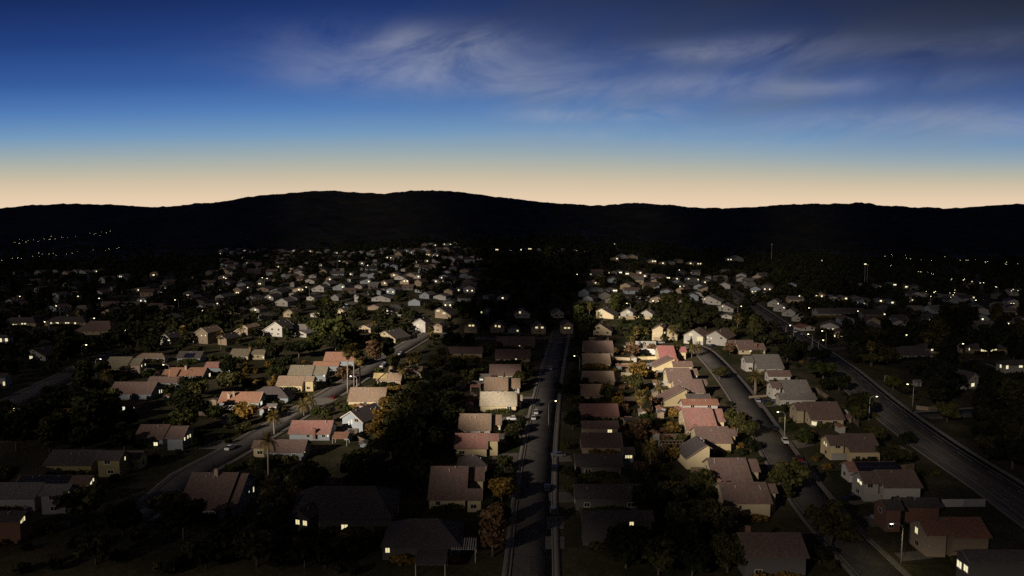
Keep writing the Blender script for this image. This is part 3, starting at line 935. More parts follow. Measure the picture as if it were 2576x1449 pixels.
house_r('the olive split house', 'olive-roofed split-level house with a tall blue-grey wing', 'olive', 'blue', [(732, 792, 918, 943, 6.2), (795, 826, 921, 942, 7.0, 4.2)], vents=4, garage=[('x1', 1, .5, 4.8, 'white')])
house_r('the orange terrace house', 'orange-tan roofed house with a sunlit yellow wall panel', 'tan', 'yellow', [(702, 768, 945, 969, 5.8), (769, 792, 946, 957, 6.2, 4)], vents=2)
house_r('the dark hipped house', 'dark hip-roofed house in shade with one lit doorway lamp', 'dark', 'blue', [(632, 735, 972, 1000, 5.0)], hip=1, vents=1)
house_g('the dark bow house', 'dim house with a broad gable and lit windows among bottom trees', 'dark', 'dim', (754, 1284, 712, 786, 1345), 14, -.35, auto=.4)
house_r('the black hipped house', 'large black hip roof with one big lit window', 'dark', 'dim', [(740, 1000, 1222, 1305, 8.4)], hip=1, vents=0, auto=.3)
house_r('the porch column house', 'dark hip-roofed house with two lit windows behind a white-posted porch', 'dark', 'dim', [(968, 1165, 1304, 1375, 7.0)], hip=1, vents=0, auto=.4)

# --- west side of the central street
house_r('the cypress tan house', 'tan-roofed house with a slim cypress against its roof', 'tan', 'white', [(1219, 1278, 948, 981, 5.8), (1280, 1308, 951, 975, 5.2)], vents=5)
house_r('the cream roofed house', 'bright cream-roofed house with a cream dormer wall', 'cream', 'cream', [(1208, 1300, 985, 1020, 5.8), (1302, 1314, 993, 1006, 5.0)], vents=4)
house_r('the grey cream house', 'grey-tan roofed house with a narrow cream wing by the street', 'grey', 'white', [(1156, 1236, 1040, 1082, 6.2), (1239, 1262, 1043, 1068, 5.6)], vents=4, roofs={0: 'tan', 1: 'tan'}, walls={1: 'cream'})
house_r('the pink yellow-wing house', 'pink-roofed house with a lit yellow wing wall facing the driveway', 'pink', 'yellow', [(1146, 1228, 1089, 1128, 6.2), (1230, 1255, 1090, 1108, 6.6, 4)], vents=2)
house_r('the black slope house', 'house showing only a black shaded roof above the split roof', 'dark', 'tan', [(1150, 1228, 1143, 1172, 5.2)], vents=2, hip=1)
house_r('the three part house', 'brown house of three roofs split by dark gaps', 'brown', 'cream', [(1085, 1178, 1172, 1257, 8.2, 5), (1181, 1219, 1174, 1209, 7.2, 4), (1174, 1214, 1229, 1258, 5.2, 3)], vents=3)
house_r('the street top tan house', 'tan-brown roof of a low house near the top of the central street', 'brown', 'white', [(1232, 1310, 916, 944, 5.4)], vents=2)
house_r('the little white annexe', 'small white annexe with two lit windows beside the cypress house', 'grey', 'white', [(1204, 1234, 940, 945, 4.0)], vents=0)
for nm, lb, q in (('the third dim house', 'dim tan house with one lit lamp on the west side of the upper street', (1246, 1334, 878, 901, 5.2)), ('the second dim house', 'dim low house second from the top of the central street', (1250, 1345, 846, 868, 5.2)),
                  ('the dim corner house', 'dim dark-roofed house at the top corner of the central street', (1128, 1215, 872, 888, 4.8))):
    house_r(nm, lb, 'brown', 'tan', [q], vents=1)

# --- east side of the central street: roofs half in shade
house_r('the thin cream strip house', 'thin sunlit strip of roof and white wall at the row top', 'tan', 'white', [(1468, 1530, 848, 854, 4.2)], vents=0)
house_r('the first half-lit roof', 'topmost brown roof of the half-shaded row with vents', 'brown', 'cream', [(1466, 1540, 857, 886, 5.6)], vents=4)
house_r('the second half-lit roof', 'half-shaded brown roof over a cream wall strip', 'tan', 'cream', [(1464, 1533, 889, 914, 5.8)], vents=1, chim=[(.7, 4.5, 'brick')])
house_r('the third half-lit roof', 'half-shaded tan roof just above the two cypresses', 'tan', 'tan', [(1463, 1543, 933, 960, 5.6)], vents=1)
house_r('the cypress half-lit house', 'shaded roof with two green cypresses at its sunny end', 'tan', 'tan', [(1459, 1514, 966, 996, 5.4)], vents=1)
house_r('the red edged roof', 'shaded roof whose far right end glows red', 'pink', 'tan', [(1458, 1553, 1015, 1047, 5.8)], vents=1)
house_r('the sixth shaded roof', 'dark roof directly below the red-edged one', 'brown', 'tan', [(1462, 1554, 1058, 1076, 5.4)], vents=1)
house_r('the seventh shaded roof', 'dark roof with a single square lit window at its end', 'brown', 'tan', [(1460, 1562, 1088, 1124, 5.6)], vents=1, auto=.5)
house_r('the blue lean-to house', 'small bluish wall with a pair of bright windows', 'dark', 'blue', [(1566, 1594, 1124, 1128, 6.2, 3)], vents=0, auto=0)
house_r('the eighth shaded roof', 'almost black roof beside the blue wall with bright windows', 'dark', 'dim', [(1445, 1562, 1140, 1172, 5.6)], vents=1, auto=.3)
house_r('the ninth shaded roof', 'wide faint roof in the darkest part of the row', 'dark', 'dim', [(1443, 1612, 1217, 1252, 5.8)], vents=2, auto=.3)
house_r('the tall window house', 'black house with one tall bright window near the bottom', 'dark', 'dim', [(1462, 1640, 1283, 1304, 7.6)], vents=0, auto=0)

# --- houses round the top of the curved street and above it
house_g('the brick fronted house', 'gabled cream house with a red brick base and a lit window', 'dark', 'cream', (1512, 776, 1497, 1546, 801), 12, -.45)
house_g('the lit gable house', 'grey-white gabled house with one lit window beside the brick one', 'grey', 'white', (1577, 776, 1559, 1594, 799), 11, -.35)
house_g('the carport house', 'small pale house with a carport left of the dark tall tree', 'grey', 'white', (1625, 779, 1611, 1643, 799), 10, -.4)
house_g('the cream facade house', 'small cream-fronted house at the top of the half-shaded row', 'brown', 'cream', (1508, 814, 1490, 1540, 843), 10, -.2)
house_g('the big gable house', 'big white two-storey house with lit gable windows and garage', 'brown', 'cream', (1658, 818, 1638, 1669, 858), 11, -.35, extra=[(6, -4.4, 12, 6.0, 4.5, 7.2)], garage=[('x0', 0, .5, 4.6, 'tan')])
house_g('the arch window house', 'white house with a brown roof and two brightly lit windows', 'brown', 'white', (1743, 829, 1717, 1771, 866), 12, -.55, auto=.5)
house_g('the plain gable house', 'white gabled house with small lit windows at the street bend', 'brown', 'white', (1799, 832, 1770, 1830, 868), 16, -.6, auto=.5)
house_r('the low brown bend house', 'low brown-roofed house with ridge lights beyond the bend', 'brown', 'tan', [(1832, 1893, 855, 876, 5.2)], vents=4)
house_r('the brick ridged house', 'brown roof with red brick ribs and a lit window', 'brown', 'cream', [(1853, 1899, 863, 880, 5.4), (1901, 1920, 863, 880, 5.2)], vents=2, chim=[(1.0, -2, 'brick')])
house_r('the red roofed house', 'bright red-roofed house with a cypress in front of it', 'red', 'yellow', [(1652, 1694, 869, 904, 6.4), (1704, 1724, 872, 885, 6.2, 4)], vents=3)

# --- west side of the curved street
house_r('the first gabled brown house', 'brown house with a yellow gable end below the red roof', 'brown', 'yellow', [(1690, 1740, 908, 922, 5.0)], vents=3, chim=[(-.5, -1, 'brick')])
house_g('the yellow half gable', 'brown sloping roof ending in a yellow wall above the terrace', 'brown', 'yellow', (1692, 902, 1643, 1700, 934), 8, .15, auto=.3)
house_r('the brown step house', 'brown house with a step in its roof and a yellow side wall', 'brown', 'yellow', [(1673, 1733, 925, 962, 7.0, 5), (1735, 1752, 927, 943, 6.0, 4)], vents=3, walls={1: 'white'})
house_r('the skylight house', 'brown roof with a pale skylight and yellow wall panel', 'brown', 'yellow', [(1692, 1764, 953, 987, 7.0, 5), (1765, 1776, 953, 966, 6.6, 4)], vents=2)
house_g('the diagonal roof house', 'brown diagonal roof over a yellow gable wall near the date palm', 'brown', 'yellow', (1722, 980, 1664, 1730, 1022), 8, .12, auto=.3)
house_r('the black slope by it', 'house whose black shaded slope shows a thin lit ridge', 'dark', 'tan', [(1724, 1784, 990, 1001, 5.0)], vents=0)
house_r('the rust tiled house', 'rust-red tiled strip of roof above a black shadow', 'rust', 'white', [(1713, 1804, 1003, 1018, 6.6, 5)], vents=3)
house_r('the big pink-brown house', 'big pinkish-brown roof above the corner trees', 'pink', 'yellow', [(1714, 1790, 1025, 1082, 7.6, 5.5), (1792, 1815, 1028, 1060, 7.0, 5)], vents=1)
house_r('the dark brown house', 'dark brown roof with a yellow end wall and a small chimney', 'brown', 'yellow', [(1745, 1830, 1072, 1114, 7.0, 5), (1831, 1848, 1078, 1090, 6.4, 3.5)], vents=2, chim=[(-.7, 4.0, 'brick')])
house_g('the pale gabled house', 'dark roof above a pale yellow half gable and wooden fence', 'dark', 'cream', (1776, 1121, 1722, 1781, 1180), 9, .1, auto=.2)
house_r('the long tan-grey house', 'long tan-grey roof with a cut corner above a brick chimney', 'grey', 'cream', [(1779, 1874, 1151, 1212, 7.6, 5), (1876, 1902, 1154, 1186, 6.8, 4.5)], vents=3, roofs={0: 'brown', 1: 'brown'})
house_r('the chimney house', 'tan-brown house with a brick chimney on the black slope behind', 'brown', 'cream', [(1808, 1925, 1212, 1266, 7.4, 5.5), (1927, 1948, 1216, 1240, 6.8, 4)], vents=3, chim=[(-.75, 4.6, 'brick')])
house_r('the last row house', 'dim grey-brown house at the bottom with one narrow lit window', 'brown', 'dim', [(1856, 2012, 1339, 1402, 8.0, 5)], vents=0, auto=.3, chim=[(-.55, 2.5, 'brick')])

# --- east side of the curved street
house_r('the grey tall house', 'grey-roofed two-storey house with pale walls above the date palm', 'grey', 'white', [(1893, 1958, 891, 926, 7.4, 5), (1870, 1891, 895, 911, 7.0, 4.5)], vents=2)
house_r('the brown low wing', 'low brown roof showing between the grey houses and the date palm', 'brown', 'white', [(1928, 1985, 931, 946, 5.0)], vents=1)
house_r('the pale green house', 'grey-brown house with a pale green wall right of the date palm', 'grey', 'white', [(1962, 2028, 955, 987, 7.2, 5), (1936, 1960, 959, 975, 6.8, 4.5)], vents=1, roofs={1: 'brown'})
house_r('the grey garage house', 'low grey roof with a pale garage beneath it', 'grey', 'white', [(1956, 2048, 988, 1004, 5.0)], vents=1)
house_r('the brown green-wall house', 'dark brown house with a pale green wall by the lit street lamp', 'brown', 'cream', [(2020, 2104, 1010, 1055, 7.2, 5), (1996, 2018, 1013, 1032, 6.8, 4.5)], vents=2)
house_r('the yellow fronted house', 'brown house with a tall yellow front and two lit side windows', 'brown', 'yellow', [(2117, 2195, 1090, 1136, 7.4, 5), (2077, 2115, 1094, 1120, 7.0, 4.5)], vents=1, garage=[('near', 1, .65, 4.6, 'grey')])
house_r('the solar roof house', 'low pinkish roof mostly covered by dark solar panels', 'pink', 'white', [(2125, 2250, 1161, 1186, 5.2)], solar=('dark', 11, 3, -4, -.9), vents=0)
house_r('the grey garage twin', 'grey-brown house with a tall front and two lit slanted windows', 'brown', 'white', [(2203, 2297, 1181, 1226, 7.6, 5), (2160, 2201, 1185, 1216, 7.2, 4.5)], vents=1, garage=[('near', 1, .65, 4.8, 'grey')])
house_r('the brick sided house', 'dark low house with a tall brick-coloured wall by the street lamp', 'dark', 'brick', [(2262, 2356, 1251, 1268, 5.4), (2216, 2260, 1256, 1277, 7.2, 4)], vents=1)
house_r('the dark red house', 'dim dark red roof with one lit window near the bottom corner', 'rust', 'tan', [(2369, 2464, 1300, 1352, 7.8, 5), (2312, 2367, 1306, 1346, 7.4, 4.5)], vents=0, auto=.4)
house_r('the bottom corner house', 'nearly black house with two pairs of lit windows in the corner', 'dark', 'dim', [(2420, 2600, 1382, 1412, 7.8)], vents=0, auto=.2)

# --- beyond the wide road and over the western side
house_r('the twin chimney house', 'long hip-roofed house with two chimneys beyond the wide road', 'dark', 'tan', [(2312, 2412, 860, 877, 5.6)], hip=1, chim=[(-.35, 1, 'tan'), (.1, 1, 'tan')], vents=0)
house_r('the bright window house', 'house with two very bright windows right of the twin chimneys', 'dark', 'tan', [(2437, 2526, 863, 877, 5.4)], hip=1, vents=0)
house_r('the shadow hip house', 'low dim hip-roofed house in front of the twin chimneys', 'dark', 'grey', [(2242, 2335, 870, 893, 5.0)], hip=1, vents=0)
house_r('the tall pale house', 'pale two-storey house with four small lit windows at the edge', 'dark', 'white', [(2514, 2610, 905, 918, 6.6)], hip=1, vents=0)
house_g('the lone gable house', 'dim pale gable house with one lit window among the dark trees', 'dark', 'white', (2452, 938, 2412, 2472, 978), 10, .4)
house_g('the hidden roadside house', 'house hidden in trees with two slim lit windows', 'dark', 'blue', (2542, 1012, 2518, 2566, 1044), 9, .3, auto=.3)
house_g('the roadside shop', 'low dim building with a red roof beside the wide road', 'rust', 'white', (2032, 818, 2010, 2070, 832), 9, .2)
house_r('the western row house', 'hip-roofed pale house at the western edge with lit windows', 'dark', 'tan', [(12, 100, 798, 812, 5.2)], hip=1, vents=0, chim=[(-.2, 1, 'tan')])
house_r('the western long house', 'long hip-roofed house with two chimneys and a row of lit windows', 'dark', 'tan', [(122, 225, 796, 810, 5.6)], hip=1, vents=0, chim=[(-.1, 1, 'tan'), (.45, 1, 'tan')])
house_r('the western dark hip', 'dark hip-roofed house beside the western lamps', 'brown', 'tan', [(207, 297, 807, 832, 5.2)], hip=1, vents=0)
house_g('the western gable', 'pale gabled house with a twin lit window below the parking area', 'dark', 'white', (81, 878, 65, 124, 906), 11, -.3)
house_r('the western edge house', 'pale house cut by the edge with two lit windows', 'dark', 'white', [(-30, 28, 842, 850, 5.6)], hip=1, vents=0)
house_r('the low edge house', 'dim house at the western edge with a single lit window', 'dark', 'blue', [(-30, 22, 938, 948, 5.6)], vents=0)
house_g('the two eyed house', 'small pale gable house with two small lit windows like eyes', 'dark', 'white', (416, 839, 397, 435, 868), 11, -.35)
house_g('the big western gable', 'broad tan gable house with two lit windows behind palms', 'tan', 'tan', (511, 824, 470, 531, 864), 12, -.35, trim=1)
house_g('the small dark roof gable', 'small gable house under a dark roof beside a palm', 'dark', 'tan', (557, 841, 543, 576, 868), 11, -.4)
house_g('the far tan gable', 'tan gable house with pale roof edges left of the large gable', 'tan', 'tan', (617, 818, 585, 629, 844), 11, -.35, trim=1)
house_g('the white edged gable', 'tall gable house with white roof edges facing the viewer', 'dark', 'white', (695, 809, 656, 716, 846), 12, -.3, trim=1)
house_g('the low white gable', 'low white gable house left of the large dark tree', 'grey', 'white', (755, 832, 733, 776, 848), 11, -.35)
house_r('the grey ranch roof', 'grey low roof between the two white gable houses', 'grey', 'tan', [(734, 776, 815, 828, 4.8)], vents=0)
house_g('the cream gable', 'small cream gable house with a low garage roof in front', 'brown', 'cream', (727, 777, 709, 743, 798), 10, -.3)
house_g('the sloped white house', 'white house with a long left roof slope among trees', 'grey', 'white', (800, 783, 777, 814, 798), 11, -.3)
house_g('the sunlit cream gable', 'sunlit cream gable house just above the large tree', 'grey', 'cream', (857, 775, 839, 873, 796), 10, -.3)
house_g('the shadow drive house', 'house with a white-edged gable and a shaded driveway', 'brown', 'tan', (917, 818, 894, 937, 836), 11, -.35, trim=1)
house_g('the dark spread roof', 'wide dark roof with a cream front edge at the street end', 'dark', 'cream', (966, 833, 948, 1004, 860), 13, -.6)
house_g('the tall street end house', 'tall pale gable house with a white garage at the end of the palm street', 'dark', 'white', (1057, 801, 1037, 1073, 836), 11, -.25, garage=[('x0', 0, .5, 4.6, 'white')], trim=1)
house_g('the lit upper house', 'house with two brightly lit windows above the street end', 'dark', 'tan', (1105, 774, 1090, 1138, 801), 12, -.4)
house_g('the tan corner gable', 'tan gable house right of the tall street-end house', 'brown', 'tan', (1102, 812, 1088, 1115, 837), 10, -.3)
house_g('the twin lights house', 'shadowed gable house with a bright pair of windows', 'dark', 'tan', (1185, 808, 1166, 1202, 837), 10, -.2)
house_g('the second twin lights house', 'shadowed gable house with two separate bright windows', 'dark', 'tan', (1252, 809, 1231, 1271, 837), 10, -.15)
house_g('the single light house', 'shadowed house with one lit window at its left corner', 'dark', 'blue', (1222, 776, 1207, 1237, 792), 9, -.1)
house_g('the shaded low house', 'shadowed house with one square lit window left of the street top', 'dark', 'blue', (1293, 822, 1275, 1310, 838), 9, 0)
house_g('the first street top house', 'shadowed house at the street top with two lit windows', 'dark', 'tan', (1355, 812, 1336, 1375, 840), 9, .05)
house_g('the end house', 'shadowed gable house facing down the central street with a lit pair', 'dark', 'tan', (1428, 808, 1412, 1444, 840), 9, .1)
house_g('the faint white house', 'faint whitish house with one lit window in the dark trees', 'dark', 'white', (1312, 776, 1292, 1335, 800), 9, 0)
house_g('the long dim roof', 'dim pale roof among black trees above the end house', 'grey', 'white', (1405, 778, 1388, 1424, 800), 9, .1)
for k, (x, y, a) in enumerate(((1947, 752, 30), (1963, 764, 32), (1986, 776, 34), (2008, 789, 30))):
    house_g('', 'pale terraced gable house, ' + ('topmost', 'second', 'third', 'lowest')[k] + ' of four stepping down beside the wide road', 'grey', 'grey', (x, y, x - a * .6, x + a * .45, y + 20), 11, -.55, near=False, group='stepped houses beside the wide road')
for nm, lb, q in (('the pale shed house', 'large pale gable building left of the wide road top', (1782, 744, 1763, 1815, 766)), ('the second pale gable', 'pale gable house below the large pale building', (1820, 765, 1803, 1846, 784)),
                  ('the low front gable', 'low pale house below the pale gable at the lot edge', (1828, 790, 1806, 1856, 802)), ('the far lot house', 'small pale house behind the tree at the parking lot', (1716, 752, 1700, 1732, 768))):
    house_g(nm, lb, 'grey', 'white', q, 12, -.5)
house_r('the long low roof', 'long low dim roof beyond the wide road', 'dark', 'grey', [(2052, 2110, 775, 788, 4.8)], vents=0)
house_r('the second long roof', 'second long low dim roof beside the first beyond the wide road', 'dark', 'grey', [(2108, 2170, 774, 786, 4.8)], vents=0)
house_r('the third long roof', 'long low roof with a lamp beside it beyond the wide road', 'dark', 'grey', [(2160, 2215, 778, 790, 4.8)], vents=0)

# --- the tract of small gabled houses climbing the rise, and the far rows under the hills
TRACT = [(676, 740, 660, 693, 755, 1), (710, 750, 682, 729, 770, 0), (736, 736, 709, 749, 746, 0), (754, 722, 728, 763, 735, 2), (804, 716, 780, 818, 734, 0), (828, 695, 816, 838, 709, 1), (859, 712, 833, 871, 730, 1),
         (901, 716, 888, 915, 726, 0), (925, 701, 903, 935, 714, 1), (966, 705, 954, 978, 718, 1), (961, 726, 949, 979, 735, 0), (1019, 699, 1003, 1031, 715, 2), (1051, 702, 1040, 1064, 720, 0), (1053, 725, 1040, 1066, 736, 1),
         (1069, 734, 1051, 1083, 751, 0), (1051, 690, 1038, 1060, 701, 1), (989, 686, 980, 1004, 697, 1), (1004, 693, 988, 1020, 704, 0), (1032, 686, 1018, 1046, 697, 0), (1099, 684, 1089, 1108, 695, 0), (1124, 680, 1112, 1136, 690, 0),
         (1004, 660, 993, 1014, 670, 1), (909, 657, 897, 920, 667, 1), (938, 661, 928, 950, 671, 0), (804, 674, 792, 813, 683, 0), (838, 676, 828, 848, 684, 0), (862, 674, 852, 868, 682, 0), (786, 690, 770, 803, 700, 0), (776, 701, 764, 794, 713, 0),
         (736, 708, 728, 742, 722, 0), (820, 706, 808, 834, 722, 0), (843, 740, 828, 856, 756, 0), (894, 740, 888, 908, 760, 0), (1050, 664, 1036, 1060, 672, 0), (1094, 702, 1080, 1110, 712, 1), (1150, 724, 1132, 1172, 734, 1),
         (1178, 742, 1160, 1194, 752, 0), (1262, 742, 1248, 1280, 756, 1), (1222, 742, 1206, 1236, 752, 0), (1168, 676, 1152, 1184, 686, 0), (660, 722, 642, 684, 734, 0), (632, 744, 616, 652, 757, 1), (600, 700, 584, 616, 710, 0), (560, 692, 544, 580, 702, 1),
         (695, 700, 680, 708, 710, 0), (660, 700, 646, 672, 709, 0), (715, 688, 700, 728, 697, 0), (880, 685, 868, 892, 694, 1), (955, 682, 944, 966, 690, 0), (870, 762, 852, 886, 776, 0), (940, 766, 922, 956, 780, 0), (972, 774, 960, 990, 790, 1),
         (1006, 780, 994, 1020, 796, 0), (640, 772, 624, 656, 786, 1), (590, 776, 572, 606, 790, 0), (655, 790, 640, 672, 806, 0), (780, 744, 766, 796, 756, 0)]
for _ in range(400):
    if len(TRACT) >= 88:
        break
    y = rng.uniform(650, 800)
    x = rng.uniform(780 - (y - 640) * 1.2, 1100)
    w = (9 + (y - 640) * .17) * rng.uniform(.8, 1.1)
    q = (x + rng.uniform(-.2, .2) * w, y - w * .5, x - w, x + w, y, int(rng.random() < .3))
    if not any(b[0] - 2 < x + w and x - w < b[1] + 2 and b[2] - 3 < y and y - w * .5 < b[3] + 1 for b in BOXES) and not any(abs(x - t[0]) < (t[3] - t[2]) / 2 + w + 2 and abs(y - t[4]) < w * .55 + 3 for t in TRACT):
        p = at(x, y)
        if clear_of_roads(p.x, p.y, 8):
            TRACT.append(q)
cols = ['white', 'white', 'tan', 'grey', 'blue']
rows = sorted(TRACT, key=lambda q: -q[4])
ORD = ['first', 'second', 'third', 'fourth', 'fifth', 'sixth', 'seventh', 'eighth', 'ninth', 'tenth', 'eleventh', 'twelfth']


def litg(q, n):
    ax, ay, xl, xr, by = q[:5]
    w = xr - xl
    if n == 1:
        return [(ax + w * .08, ay + (by - ay) * .55)]
    if n == 2:
        return [(ax - w * .06, ay + (by - ay) * .5), (ax + w * .2, ay + (by - ay) * .5)]
    return []


LIT = []
for r_ in range(0, len(rows), 8):
    for k, q in enumerate(sorted(rows[r_:r_ + 8])):
        c = cols[int(rng.integers(0, 5))]
        lw = ('dark', 'with one lit window', 'with two lit windows')[q[5]]
        house_g('', f'small {c} gabled house {lw}, {ORD[k]} along {ORD[r_ // 8]} row of the hillside tract'.replace('house dark,', 'house unlit,'), ['brown', 'grey', 'grey', 'dark'][int(rng.integers(0, 4))], c, q[:5], 11, float(rng.uniform(-.5, -.15)), near=False,
                group='gabled houses of the hillside tract')
        LIT += [(x, y, 1.5, 1.2, 'far') for x, y in litg(q, q[5])]
FAR = []
for name, x0, x1, y, n, sz in (('the upper terrace under the hills', 770, 940, 638, 8, 17), ('the terrace left of the dark grove', 1104, 1219, 652, 5, 19), ('the purple row at the hill foot', 1058, 1152, 617, 6, 15), ('the row above the grove', 1222, 1288, 630, 4, 15),
                               ('the long row under the middle hills', 1296, 1478, 633, 8, 17), ('the pair of big hillside houses', 1530, 1606, 654, 3, 26), ('the bluish row on the slope', 1632, 1768, 664, 6, 22), ('the big pale pair by the poles', 1820, 1872, 660, 2, 30),
                               ('the clustered homes on the brown slope', 1525, 1630, 692, 7, 16), ('the western valley cluster', 80, 245, 690, 7, 22), ('the eastern valley cluster', 2310, 2460, 750, 6, 24), ('the homes past the stepped terrace', 2110, 2260, 760, 5, 22),
                               ('the dim homes above the western lamps', 260, 420, 735, 5, 22), ('the lower tract edge', 540, 700, 664, 5, 16), ('the homes beside the upper lot', 1480, 1560, 735, 4, 22), ('the homes on the eastern plain', 2080, 2300, 722, 6, 20), ('the slope homes by the field', 1640, 1790, 704, 6, 20)):
    for k in range(n):
        cx = x0 + (x1 - x0) * (k + .5) / n + rng.uniform(-4, 4)
        cy = y + rng.uniform(-4, 4) + (0 if 'valley' in name else (k / n - .5) * 4)
        w = sz * rng.uniform(.8, 1.15)
        q = (cx + rng.uniform(-.2, .2) * w, cy - w * .42, cx - w / 2, cx + w / 2, cy)
        c = ['tan', 'grey', 'blue', 'grey'][int(rng.integers(0, 4))]
        lit = rng.random() < .45
        house_g('', f'small far {c} house, {ORD[k]} from the west in {name}', 'grey', c, q, 11, float(rng.uniform(-.5, .3)), near=False, group='far houses under the hills')
        if lit:
            LIT += [(x, yy, 1.6, 1.2, 'far') for x, yy in litg(q, 1 + int(rng.random() < .4))]

# --- lit windows, and some wall lamps built as small windows, by where they show in the photo
LIT += [(311, 1017, 1.0, 2.2, 2), (334, 1023, 1.2, 1.1, 2), (401, 985, .8, 1.6, 0), (406, 984, .8, 1.6, 0), (530, 948, 1.8, 1.8, 0), (356, 920, .9, 1.1, 0), (365, 917, .9, 1.1, 0), (569, 929, .5, 1.6, 2), (577, 927, .6, 2.2, 2), (663, 899, .8, 1.0, 0),
        (657, 1014, 2.2, 1.6, 2), (464, 1104, .9, 1.2, 0), (472, 1099, .9, 1.2, 0), (478, 1096, .9, 1.2, 0), (392, 1120, 1.4, 1.3, 0), (314, 1153, .7, 1.2, 1), (228, 1209, .9, 1.2, 0), (234, 1207, .7, 1.0, 0), (167, 1245, 1.3, 1.2, 1),
        (53, 1307, 1.0, 1.2, 1), (59, 1305, 1.0, 1.2, 1), (645, 1223, .8, 1.6, 0), (626, 1237, .5, .5, 2), (766, 1131, .5, 1.8, 0), (878, 1064, .7, 1.5, 2), (885, 1061, .7, 1.5, 2), (790, 970, .5, .6, 0), (751, 979, .5, .5, 0), (709, 1012, .5, .5, 2),
        (818, 941, .8, 1.2, 2), (825, 1096, .5, .7, 0), (749, 1313, 1.2, 1.3, 1), (769, 1316, 1.2, 1.3, 1), (867, 1337, 1.6, 1.7, 1), (975, 1384, 1.0, 1.2, 1), (1066, 1391, .7, .9, 1), (1031, 1418, .4, .4, 1),
        (1208, 944, 1.0, 1.3, 2), (1212, 944, 1.0, 1.3, 2), (1307, 869, .7, .7, 0), (1298, 896, .7, 1.0, 0), (1265, 1079, .5, .6, 2), (1534, 1085, 1.6, 1.4, 1), (1573, 1147, 1.3, 1.5, 1), (1584, 1147, 1.6, 1.5, 1), (1589, 1313, 1.0, 2.2, 1),
        (1511, 785, 3.2, 2.0, 1), (1581, 785, 2.2, 1.4, 1), (1536, 792, .9, .9, 0), (1646, 839, 1.4, 1.0, 1), (1656, 839, 1.4, 1.0, 1), (1672, 837, 1.0, 1.2, 1), (1738, 842, 2.2, 1.9, 1), (1764, 852, 3.4, 2.8, 1), (1780, 849, .9, .9, 0), (1789, 851, .9, .9, 0),
        (1888, 883, 1.0, .8, 0), (1859, 1362, .6, 2.0, 0), (2042, 1064, .6, 1.5, 0), (2048, 1066, .6, 1.5, 0), (2052, 1066, .6, 1.5, 0), (2074, 1114, .6, 1.2, 0), (2079, 1119, .6, 1.2, 0), (2160, 1209, 1.2, 1.0, 0), (2166, 1215, 1.2, 1.0, 0), (2306, 1334, 1.2, 1.6, 1),
        (2408, 1415, 1.6, 1.6, 0), (2433, 1432, 1.4, 1.5, 0), (2345, 876, 1.2, 1.2, 0), (2362, 876, 1.6, 1.0, 0), (2406, 876, 1.1, 1.8, 0), (2439, 876, .9, 1.6, 0), (2477, 879, 4.4, 1.6, 1), (2500, 881, 3.6, 1.6, 1), (2518, 916, 1.2, 1.8, 0), (2534, 919, 1.2, 2.0, 0), (2568, 920, 1.8, 1.3, 0),
        (2447, 968, 2.2, 1.7, 0), (2540, 1036, .7, 1.6, 0), (2544, 1037, .7, 1.6, 0), (34, 817, 1.2, 1.2, 0), (41, 820, 1.2, 1.2, 0), (56, 814, 1.4, 1.0, 0), (63, 814, 1.4, 1.0, 0), (129, 813, 1.1, 1.8, 0), (144, 813, 2.2, 1.4, 0), (166, 812, 1.2, 1.0, 0), (172, 812, 1.2, 1.0, 0), (189, 812, 1.2, 1.4, 0),
        (277, 833, 1.2, 1.2, 0), (74, 903, 1.4, 1.8, 0), (80, 903, 1.4, 1.8, 0), (16, 852, 1.6, 2.0, 0), (2, 854, 1.2, 2.4, 0), (12, 966, 1.0, 2.0, 1), (406, 856, 1.7, .8, 0), (425, 856, 1.7, .8, 0), (507, 844, .8, .8, 0), (517, 844, .8, .8, 0),
        (1052, 818, 1.0, 1.0, 0), (1062, 818, 1.0, 1.0, 0), (1102, 781, 2.6, 1.4, 1), (1117, 788, 2.4, 1.2, 1), (1182, 819, 1.6, 1.2, 1), (1190, 819, 1.6, 1.2, 1), (1247, 820, 1.0, 1.4, 1), (1256, 821, 1.5, 1.4, 1), (1211, 783, 1.0, 1.3, 1), (1302, 832, 1.2, 1.1, 1),
        (1350, 824, 1.7, 1.2, 1), (1364, 824, 1.7, 1.2, 1), (1422, 825, 1.6, 1.1, 1), (1431, 825, 1.6, 1.1, 1), (1308, 786, 1.3, 1.6, 1), (856, 787, .6, .8, 0), (1773, 752, .7, .7, 'far'), (1818, 770, .7, .7, 'far'), (1972, 774, .9, .9, 'far'), (1958, 764, .9, .9, 'far')]
FIX = 0
for px, py, w, hh, kind in LIT:
    r = Vector(ray(px, py))
    best = None
    for f in FACES:
        hp = f['h'].location
        tt = hp.y / r.y
        if abs(r.x * tt - hp.x) > 30:
            continue
        nw = f['M'].to_3x3() @ f['n']
        dn = r.dot(nw)
        if dn > -0.02:
            continue
        ow = f['M'] @ f['o']
        k = (ow - Vector((0, 0, CAM_H))).dot(nw) / dn
        if k <= 0:
            continue
        q = Vector((0, 0, CAM_H)) + r * k
        lc = f['M'].inverted() @ q
        t = (lc - f['o']).dot(f['u'])
        z = lc.z
        pen = max(0, -t, t - f['ln']) + max(0, .7 - z, z - f['zt'](min(max(t, 0), f['ln'])) + hh / 2) * 1.3
        t2 = min(max(t, w / 2 + .15), f['ln'] - w / 2 - .15)
        zt2 = min(f['zt'](t2 - w / 2), f['zt'](t2 + w / 2)) - hh / 2 - .1
        z2 = min(max(z, hh / 2 + .25), zt2)
        score = pen + k * 0.004
        if best is None or score < best[0]:
            best = (score, pen, f, t2, z2)
    if best and best[1] < 9:
        window(best[2], best[3], best[4], w, hh, kind)
        FIX += best[1] > 2
